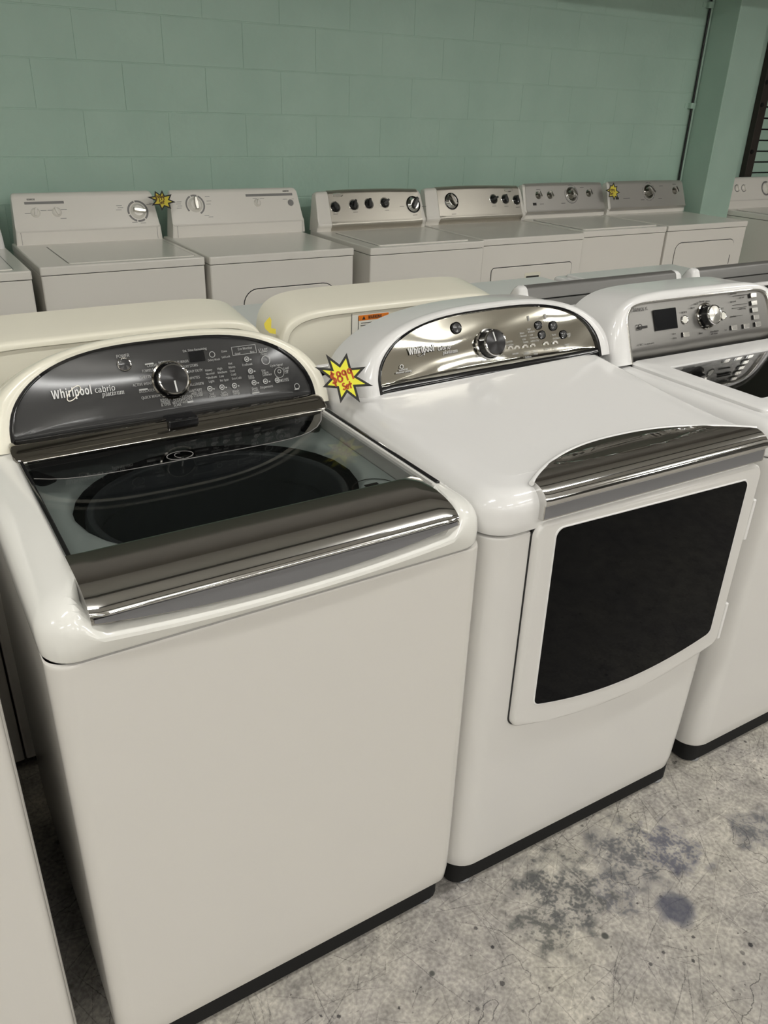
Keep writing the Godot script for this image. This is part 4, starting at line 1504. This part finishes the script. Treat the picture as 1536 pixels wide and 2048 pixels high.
func price_cards() -> void:
	var big := [[-340, -545], [-45, -315], [120, -565], [205, -235], [530, -260], [330, -50], [680, 160], [300, 175], [390, 520], [110, 295], [-45, 530], [-110, 200], [-425, 170], [-250, -10], [-590, -270], [-240, -230]]
	var small := [[-330, -370], [-70, -180], [70, -410], [190, -110], [580, -190], [430, 90], [760, 240], [390, 330], [470, 610], [120, 470], [-60, 700], [-170, 390], [-590, 410], [-360, 160], [-780, -40], [-380, -90]]
	var mini := [[-70, -250], [-10, -220], [60, -340], [115, -190], [205, -210], [190, -60], [320, 20], [215, 90], [270, 230], [160, 190], [110, 320], [40, 180], [-110, 210], [-90, 40], [-250, -40], [-100, -110]]
	var face_us := Basis.from_euler(Vector3(-0.38, -0.50, 0.03))
	star_card("price_star", "big yellow starburst price card with red handwritten price between the two front machines", STAR1, face_us, big, STAR1K, M.star_yellow, M.marker_red, [["$899", -205, -110, 235, 0.27, 40], ["Set", 25, -235, 150, 0.2, 34]], 0.0046)
	star_card("price_star", "yellow starburst price card between the first two consoles along the wall", STAR2, Basis.from_euler(Vector3(-0.3, -0.2, 0.0)), small, STAR2K, M.star_gold, M.marker_brown, [["$999", -360, -110, 240, -0.03, 50], ["Set", -160, -340, 210, 0.0, 42]], 0.0058)
	star_card("price_star", "small yellow starburst price card between the two grey consoles by the wall", STAR3, Basis.from_euler(Vector3(-0.3, -0.5, 0.0)), mini, STAR3K, M.star_gold, M.marker_brown, [["$999", -120, 0, 105, -0.05, 22], ["Set", -60, -115, 90, 0.0, 20]], 0.0058)
	var o := thing("price_star", "torn yellow paper price tag peeking out between the two cream console backs", "price card", STAR4)
	o.basis = face_us
	var g := Geo.new()
	var p := PackedVector2Array()
	for q in [[-1, -17], [2, -11], [1, 5], [10, 7], [10, 17], [-2, 15], [-11, 6], [-13, -3], [-8, -10]]:
		p.append(Vector2(q[0], -q[1]) * STAR4K)
	g.prism(p, 0.0012)
	part("paper", g, M.star_gold, o)

# ------------------------------------------------------------------ room
func room() -> void:
	var g := Geo.new()
	# floor, with its picture laid out in metres
	g.uv = PackedVector2Array()
	for p in [Vector3(-6, 0, 10), Vector3(10, 0, 10), Vector3(10, 0, -3.8), Vector3(-6, 0, -3.8)]:
		g.add(p)
		g.uv.append(Vector2(p.x / 2.0, (p.z + 0.5) / 2.0))
	g.quad(0, 1, 2, 3)
	for p in [Vector3(-6, -0.2, 10), Vector3(10, -0.2, 10), Vector3(10, -0.2, -3.8), Vector3(-6, -0.2, -3.8)]:
		g.add(p)
		g.uv.append(Vector2(p.x, p.z))
	g.quad(7, 6, 5, 4)
	for k in 4:
		g.quad(k, k + 4, (k + 1) % 4 + 4, (k + 1) % 4)
	struct("floor", g, M.concrete)
	g = Geo.new(); g.slab(-6, 10, 3.6, 3.8, -3.8, 10, 0.01, 0.01, 0.0); struct("ceiling", g, M.ceiling_paint)
	g = Geo.new(); g.slab(-6, 10, 2.40, 3.65, -3.5, -2.4, 0.01, 0.01, 0.0, 0.004); struct("added_soffit", g, M.added_soffit_paint)  # added overhang, out of view, to shade the wall top and darken reflections
	g = Geo.new(); g.slab(-6, 10, -0.1, 3.7, 9.9, 10.2, 0.01, 0.01, 0.0); struct("wall_front", g, M.dark_wall)
	g = Geo.new(); g.slab(-6.2, -5.9, -0.1, 3.7, -3.8, 10, 0.01, 0.01, 0.0); struct("wall_left", g, M.far_paint)
	g = Geo.new(); g.slab(9.9, 10.2, -0.1, 3.7, -3.8, 10, 0.01, 0.01, 0.0); struct("wall_right", g, M.dark_wall)
	for k in 3:
		g = Geo.new(); g.slab(-6, 10, 3.38, 3.61, -0.85 + 1.4 * k, -0.73 + 1.4 * k, 0.01, 0.01, 0.0, 0.004)
		struct("added_beam", g, M.added_beam_paint)  # unseen beams added for dark streaks in the chrome reflections
	# block wall: a mortar plane just behind the faces of the painted blocks
	g = Geo.new(); g.slab(-6, 10, -0.1, 3.7, -3.75, -3.4012, 0.01, 0.01, 0.0)
	var wall := struct("wall_back", g, M.teal_paint)
	var shapes := []
	for k in 3:
		var b := Geo.new()
		var w := 0.4064 - 0.0006
		var h := 0.2032 - 0.0045
		b.xf.origin = Vector3(0, 0, -0.004)
		b.prism(rrect2(w, h, 0.0012, 1), 0.0046 + 0.0003 * k, 0.0016, false)
		shapes.append(b.mesh(20))
	var rng := RandomNumberGenerator.new()
	rng.seed = 3
	for row in range(-3, 9):
		var y := 1.267 + 0.2032 * (row + 0.5)
		var off := 1.316 - (0.0 if posmod(row, 2) == 0 else 0.2032)
		for k in range(-5, 10):
			var x := off + 0.4064 * (k + 0.5)
			if x > 5.2: continue
			var o := part("concrete_block", shapes[rng.randi() % 3], M.teal_paint, wall)
			o.position = Vector3(x, y, -3.4)
			o.rotation = Vector3(rng.randf_range(-0.002, 0.002), rng.randf_range(-0.0015, 0.0015), rng.randf_range(-0.001, 0.001))
	# pillar
	g = Geo.new(); g.slab(5.13, 5.445, 0, 3.6, -3.41, -3.16, 0.006, 0.006, 0.0)
	var pl := struct("pillar", g, M.teal_pillar)
	tag(pl, "teal painted pillar standing against the block wall", "pillar")
	# conduit in the corner
	var o := thing("wall_conduit", "teal conduit with black shadow strip running up the corner beside the teal pillar", "conduit", Vector3(5.105, 0, -3.385))
	g = Geo.new(); g.tube([Vector3(0, 0.0, 0), Vector3(0, 1.8, 0), Vector3(0, 3.59, 0)], 0.007, 10)
	part("pipe_and_shade", g, M.black_plastic, o)  # black tube stands in for the shade between conduit and wall
	g = Geo.new(); g.tube([Vector3(0.012, 0.0, 0.006), Vector3(0.012, 1.8, 0.006), Vector3(0.012, 3.59, 0.006)], 0.008, 10)
	part("pipe_and_shade", g, M.teal_pillar, o)
	for y in [1.595, 2.2]:
		g = Geo.new()
		g.slab(-0.03, 0.02, y - 0.018, y + 0.018, -0.016, 0.02, 0.012, 0.004, 0.002)
		var st := part("strap", g, M.teal_pillar, o)
		g = Geo.new()
		g.slab(-0.062, -0.028, y - 0.014, y + 0.014, -0.018, -0.010, 0.002, 0.002, 0.001)
		part("strap_ear", g, M.teal_pillar, st)
	# slotted upright and slat panel past the pillar
	o = thing("slotted_upright", "dark slotted steel upright beside the teal pillar", "shelf upright", Vector3(5.85, 0, -3.35))
	g = Geo.new(); g.slab(-0.04, 0.045, 0, 2.395, -0.05, 0.0, 0.004, 0.004, 0.0)
	part("post", g, M.rust_steel, o)
	for y in [1.30, 1.62, 1.77, 2.0]:
		lathe_part("bolt", Transform3D(Basis(), Vector3(-0.02, y, 0.0)), [[0.016, 0], [0.016, 0.006], [0.01, 0.012], [0, 0.013]], M.gap_black, o, 10)
	o = thing("slatwall_panel", "teal slotted display panel with black grooves at the right edge", "wall panel", Vector3(5.905, 0, -3.38))
	g = Geo.new(); g.slab(0, 1.2, 0.6, 2.38, -0.018, -0.006, 0.002, 0.002, 0.0)
	part("backing", g, M.gap_black, o)
	for k in 22:
		var y := 0.62 + k * 0.0765
		g = Geo.new()
		g.slab(0.005, 1.195, y, y + 0.0655, -0.008, 0.006, 0.002, 0.002, 0.002)
		part("slat", g, M.teal_pillar, o)

func lamps() -> void:
	for rz in LAMP_Z:
		for rx in (LAMP_X if rz > 1.0 else [-4.0, -0.8, 2.4, 5.6]):
			var o := thing("ceiling_light", "white fluorescent ceiling fixture above the shop floor", "ceiling light", Vector3(rx, 3.25, rz), 0.0, "fluorescent ceiling fixtures")
			var g := Geo.new()
			g.slab(-0.62, 0.62, 0.02, 0.14, -0.09, 0.09, 0.004, 0.004, 0.004)
			part("housing", g, M.lamp_body, o)
			for dz in [-0.045, 0.045]:
				g = Geo.new()
				g.tube([Vector3(-0.59, -0.005, dz), Vector3(0, -0.005, dz), Vector3(0.59, -0.005, dz)], 0.016, 10)
				part("fluorescent_tube", g, M.lamp_glow, o)
			var l := AreaLight3D.new()
			l.name = "tube_light"
			l.area_size = Vector2(1.18, 0.12)
			l.area_normalize_energy = true
			l.light_energy = LAMP_E
			l.light_color = Color(1.0, 0.995, 0.98)
			l.area_range = 30.0
			l.shadow_enabled = true
			l.rotation.x = -PI / 2
			l.position.y = -0.03
			o.add_child(l)
			var up := AreaLight3D.new()
			up.name = "tube_uplight"
			up.area_size = Vector2(1.18, 0.3)
			up.area_normalize_energy = true
			up.light_energy = LAMP_E * 0.55
			up.light_color = l.light_color
			up.area_range = 30.0
			up.shadow_enabled = true
			up.rotation.x = PI / 2
			up.position.y = 0.145
			o.add_child(up)

func _ready() -> void:
	# camera
	var cam := Camera3D.new()
	cam.name = "camera"
	cam.position = Vector3(-0.0765, 1.5381, 0.9033)
	cam.rotation = Vector3(-0.4704, -0.5649, 0.0348)
	cam.fov = 65.13
	cam.near = 0.02
	cam.far = 60.0
	add_child(cam)
	cam.current = true
	# air and exposure
	var env := Environment.new()
	env.background_mode = Environment.BG_COLOR
	env.background_color = Color(0.02, 0.02, 0.02)
	env.tonemap_mode = Environment.TONE_MAPPER_LINEAR
	env.tonemap_exposure = EXPOSURE
	env.sdfgi_enabled = true
	env.ssao_enabled = true
	env.ssil_enabled = true
	var we := WorldEnvironment.new()
	we.name = "world_environment"
	we.environment = env
	add_child(we)
	materials()
	lamps()
	room()
	washer_left()
	dryer_center()
	washer_right()
	neighbor_left()
	middle_row()
	back_row()
	price_cards()

func letters_washer_left(g):
	let(g, "POWER", 0.2868, 0.1228, 0.0058)
	let(g, "CASUAL", 0.3383, 0.0989, 0.0048)
	let(g, "NORMAL", 0.3627, 0.1016, 0.0048)
	let(g, "COLD WASH", 0.3925, 0.0985, 0.0048)
	let(g, "BULKY ITEMS", 0.4084, 0.0885, 0.0048)
	let(g, "TOWELS", 0.3274, 0.0901, 0.0048)
	let(g, "HEAVY DUTY", 0.4166, 0.0776, 0.0048)
	let(g, "SHEETS", 0.3208, 0.0787, 0.0048)
	let(g, "WHITES", 0.4152, 0.0649, 0.0048)
	let(g, "ACTIVE WEAR", 0.3121, 0.0661, 0.0048)
	let(g, "ALLERGEN", 0.4167, 0.0520, 0.0048)
	let(g, "DELICATES", 0.3175, 0.0527, 0.0048)
	let(g, "SANITARY", 0.4111, 0.0404, 0.0048)
	let(g, "with Oxi", 0.4132, 0.0351, 0.0048)
	let(g, "QUICK WASH", 0.3231, 0.0405, 0.0048)
	let(g, "RINSE /", 0.3495, 0.0309, 0.0048)
	let(g, "DRAIN", 0.3485, 0.0261, 0.0048)
	let(g, "& SPIN", 0.3485, 0.0216, 0.0048)
	let(g, "DEEP", 0.3714, 0.0273, 0.0048)
	let(g, "WATER", 0.3710, 0.0225, 0.0048)
	let(g, "SOAK", 0.3706, 0.0176, 0.0048)
	let(g, "CLEAN", 0.3917, 0.0311, 0.0048)
	let(g, "WASHER", 0.3907, 0.0263, 0.0048)
	let(g, "with", 0.3872, 0.0216, 0.0048)
	let(g, "& STEAM", 0.4122, 0.0303, 0.0048)
	dash(g, 0.3330, 0.1023, 0.016, 0.0028)
	dash(g, 0.3122, 0.0562, 0.016, 0.0028)
	dash(g, 0.3973, 0.0201, 0.012, 0.0035)
func letters_washer_brand(g):
	let(g, "Whirlpool", 0.1832, 0.0686, 0.0155, "bold")
	let(g, "cabrio", 0.2420, 0.0669, 0.0105)
	let(g, "platinum", 0.2555, 0.0571, 0.0074, "italic")
func letters_washer_right(g):
	let(g, "Est. Time Remaining", 0.4263, 0.1183, 0.0042)
	let(g, "Delay Wash", 0.4609, 0.0945, 0.0038)
	let(g, "Done", 0.4852, 0.1085, 0.0038)
	let(g, "Lid Lock", 0.4866, 0.0973, 0.0038)
	let(g, "Eco Monitor", 0.5301, 0.1091, 0.0045)
	let(g, "Good", 0.5123, 0.1005, 0.0038)
	let(g, "Best", 0.5441, 0.1003, 0.0038)
	let(g, "START", 0.5676, 0.1012, 0.0060)
	let(g, "Pause", 0.5677, 0.0937, 0.0038)
	let(g, "EcoBoost", 0.5283, 0.0767, 0.0042)
	let(g, "Heavy", 0.4460, 0.0759, 0.0042)
	let(g, "Normal", 0.4479, 0.0686, 0.0042)
	let(g, "*Medium", 0.4487, 0.0608, 0.0042)
	let(g, "Light", 0.4474, 0.0533, 0.0042)
	let(g, "High", 0.4690, 0.0757, 0.0042)
	let(g, "Medium", 0.4732, 0.0681, 0.0042)
	let(g, "Low", 0.4699, 0.0606, 0.0042)
	let(g, "No Spin", 0.4741, 0.0522, 0.0042)
	let(g, "Hot", 0.4929, 0.0828, 0.0042)
	let(g, "Warm", 0.4948, 0.0753, 0.0042)
	let(g, "Cool", 0.4943, 0.0678, 0.0042)
	let(g, "Cold", 0.4953, 0.0605, 0.0042)
	let(g, "Eco Cold", 0.5004, 0.0525, 0.0042)
	let(g, "Soil", 0.4431, 0.0285, 0.0046)
	let(g, "Level", 0.4431, 0.0238, 0.0046)
	let(g, "Spin", 0.4676, 0.0279, 0.0046)
	let(g, "Speed", 0.4681, 0.0233, 0.0046)
	let(g, "Wash", 0.4930, 0.0273, 0.0046)
	let(g, "Temp", 0.4933, 0.0228, 0.0046)
	let(g, "Extra", 0.5313, 0.0527, 0.0042)
	let(g, "Rinse", 0.5318, 0.0488, 0.0042)
	let(g, "Deep", 0.5343, 0.0270, 0.0042)
	let(g, "Clean", 0.5347, 0.0226, 0.0042)
	let(g, "Use", 0.5606, 0.0606, 0.0042)
	let(g, "Fabric", 0.5641, 0.0556, 0.0042)
	let(g, "Softener", 0.5668, 0.0509, 0.0042)
	let(g, "Dispensers", 0.5605, 0.0267, 0.0046)
	let(g, "Cycle Signal", 0.5910, 0.0674, 0.0042)
	let(g, "Loud", 0.6111, 0.0588, 0.0042)
	let(g, "Low", 0.6107, 0.0542, 0.0042)
	let(g, "Off", 0.6107, 0.0498, 0.0042)
	let(g, "Steam Light", 0.6000, 0.0370, 0.0036)
	let(g, "Control Lock", 0.5998, 0.0335, 0.0036)
	dash(g, 0.5351, 0.0182, 0.016, 0.0025)
	dash(g, 0.5674, 0.0974, 0.017, 0.001)
	ring(g, 0.4594, 0.1052, 0.0055, 0.0012)
	ring(g, 0.5699, 0.0805, 0.0088, 0.0013)
	ring(g, 0.5945, 0.0519, 0.0105, 0.0008)
	ring(g, 0.5950, 0.0542, 0.0035, 0.0012)
	ring(g, 0.6282, 0.0186, 0.0055, 0.0012)
	dash(g, 0.6276, 0.0130, 0.009, 0.003)
	ring(g, 0.4410, 0.0396, 0.0045, 0.0018)
	dash(g, 0.4410, 0.0396, 0.004, 0.003)
	dash(g, 0.4492, 0.0380, 0.003, 0.0025)
	ring(g, 0.4664, 0.0391, 0.0045, 0.0018)
	dash(g, 0.4664, 0.0391, 0.004, 0.003)
	dash(g, 0.4748, 0.0375, 0.003, 0.0025)
	ring(g, 0.4928, 0.0385, 0.0045, 0.0018)
	dash(g, 0.4928, 0.0385, 0.004, 0.003)
	dash(g, 0.5013, 0.0369, 0.003, 0.0025)
	ring(g, 0.5326, 0.0628, 0.0045, 0.0018)
	dash(g, 0.5326, 0.0628, 0.004, 0.003)
	dash(g, 0.5413, 0.0612, 0.003, 0.0025)
	ring(g, 0.5354, 0.0387, 0.0045, 0.0018)
	dash(g, 0.5354, 0.0387, 0.004, 0.003)
	dash(g, 0.5441, 0.0370, 0.003, 0.0025)
	ring(g, 0.5605, 0.0382, 0.0045, 0.0018)
	dash(g, 0.5605, 0.0382, 0.004, 0.003)
	dash(g, 0.5694, 0.0365, 0.003, 0.0025)
	ring(g, 0.5292, 0.0874, 0.0045, 0.0018)
	dash(g, 0.5292, 0.0874, 0.004, 0.003)
	dash(g, 0.5378, 0.0858, 0.003, 0.0025)
	ring(g, 0.5866, 0.0368, 0.0045, 0.0018)
	dash(g, 0.5866, 0.0368, 0.004, 0.003)
	dash(g, 0.5956, 0.0351, 0.003, 0.0025)
func letters_dryer_brand(g):
	let(g, "Whirlpool", 0.1886, 0.0614, 0.0145, "bold")
	let(g, "cabrio", 0.2473, 0.0581, 0.0095)
	let(g, "platinum", 0.2626, 0.0471, 0.0070, "italic")
	ring(g, 0.1328, 0.0324, 0.004, 0.0012)
	let(g, "Advanced", 0.1353, 0.0257, 0.0040)
	let(g, "Moisture Sensing", 0.1353, 0.0210, 0.0040)
func letters_dryer_right(g):
	let(g, "Normal", 0.3412, 0.0264, 0.0042)
	let(g, "Heavy Duty", 0.3510, 0.0190, 0.0042)
	let(g, "Bulky Items", 0.3529, 0.0143, 0.0042)
	let(g, "Casual", 0.3814, 0.0151, 0.0042)
	let(g, "Delicate", 0.3819, 0.0101, 0.0042)
	let(g, "Towels", 0.4006, 0.0175, 0.0042)
	let(g, "Sanitize", 0.4281, 0.0480, 0.0042)
	let(g, "Timed Dry", 0.4266, 0.0403, 0.0042)
	let(g, "Wrinkle", 0.4401, 0.0185, 0.0042)
	let(g, "Temp", 0.4738, 0.0167, 0.0042)
	let(g, "Dryness", 0.4733, 0.0138, 0.0040)
	let(g, "Damp", 0.4994, 0.0166, 0.0042)
	let(g, "Signal", 0.5377, 0.0166, 0.0042)
	let(g, "Steam", 0.5639, 0.0156, 0.0042)
	let(g, "Refresh", 0.5657, 0.0116, 0.0042)
	let(g, "Energy", 0.5993, 0.0193, 0.0040)
	let(g, "Save", 0.6003, 0.0158, 0.0040)
	let(g, "High", 0.4913, 0.0693, 0.0042)
	let(g, "Medium", 0.4966, 0.0625, 0.0042)
	let(g, "Low", 0.4952, 0.0551, 0.0042)
	let(g, "Extra Low", 0.5023, 0.0478, 0.0042)
	let(g, "More", 0.4685, 0.0624, 0.0042)
	let(g, "Normal", 0.4722, 0.0556, 0.0042)
	let(g, "Less", 0.4722, 0.0478, 0.0042)
	let(g, "Damp", 0.4754, 0.0410, 0.0042)
	let(g, "Sensor Dry", 0.5024, 0.0406, 0.0040)
	let(g, "Loud", 0.6087, 0.0440, 0.0040)
	let(g, "Low", 0.6096, 0.0403, 0.0040)
	let(g, "Off", 0.6090, 0.0369, 0.0040)
	let(g, "Static", 0.5635, 0.0468, 0.0042)
	let(g, "Eco Boost", 0.5696, 0.0378, 0.0042)
	let(g, "Reduce", 0.4763, 0.0060, 0.0045)
	let(g, "Time", 0.4996, 0.0097, 0.0045)
	dash(g, 0.4959, 0.0939, 0.0015, 0.012)
	dash(g, 0.5466, 0.0924, 0.0015, 0.012)
func letters_bravos(g):
	let(g, "BRAVOS XL", 0.0998, 0.1122, 0.0085)
	let(g, "MCT", 0.0880, 0.0236, 0.0050)
	let(g, "wash system", 0.1213, 0.0231, 0.0035)
	let(g, "POWER", 0.2599, 0.0899, 0.0050)
	let(g, "START", 0.4092, 0.0864, 0.0050)
	let(g, "Normal", 0.3332, 0.1125, 0.0045)
	let(g, "Whites", 0.3565, 0.1105, 0.0045)
	let(g, "Towels", 0.3088, 0.1077, 0.0045)
	let(g, "Sheets", 0.2940, 0.0987, 0.0045)
	let(g, "Rinse", 0.3156, 0.0291, 0.0045)
	let(g, "Clean Washer", 0.3711, 0.0284, 0.0045)
	let(g, "with cleaner", 0.3698, 0.0226, 0.0040)
	let(g, "Time", 0.2127, 0.0383, 0.0040)
	let(g, "Delay", 0.2128, 0.0271, 0.0040)
	let(g, "PowerWash", 0.4645, 0.1224, 0.0040)
	let(g, "Soil Level", 0.4979, 0.1089, 0.0040)
	let(g, "Spin Speed", 0.4601, 0.1014, 0.0040)
	let(g, "Wash Temp", 0.4971, 0.0784, 0.0040)
	let(g, "Extra Rinse", 0.4543, 0.0609, 0.0040)
	let(g, "Lid", 0.4168, 0.0272, 0.0045)
	ring(g, 0.0904, 0.0680, 0.007, 0.002)
	dash(g, 0.1020, 0.0668, 0.03, 0.006)
	dash(g, 0.4966, 0.1162, 0.06, 0.0007)
	dash(g, 0.4914, 0.0915, 0.06, 0.0007)
	dash(g, 0.4868, 0.0829, 0.06, 0.0007)
	dash(g, 0.4710, 0.0610, 0.05, 0.0007)
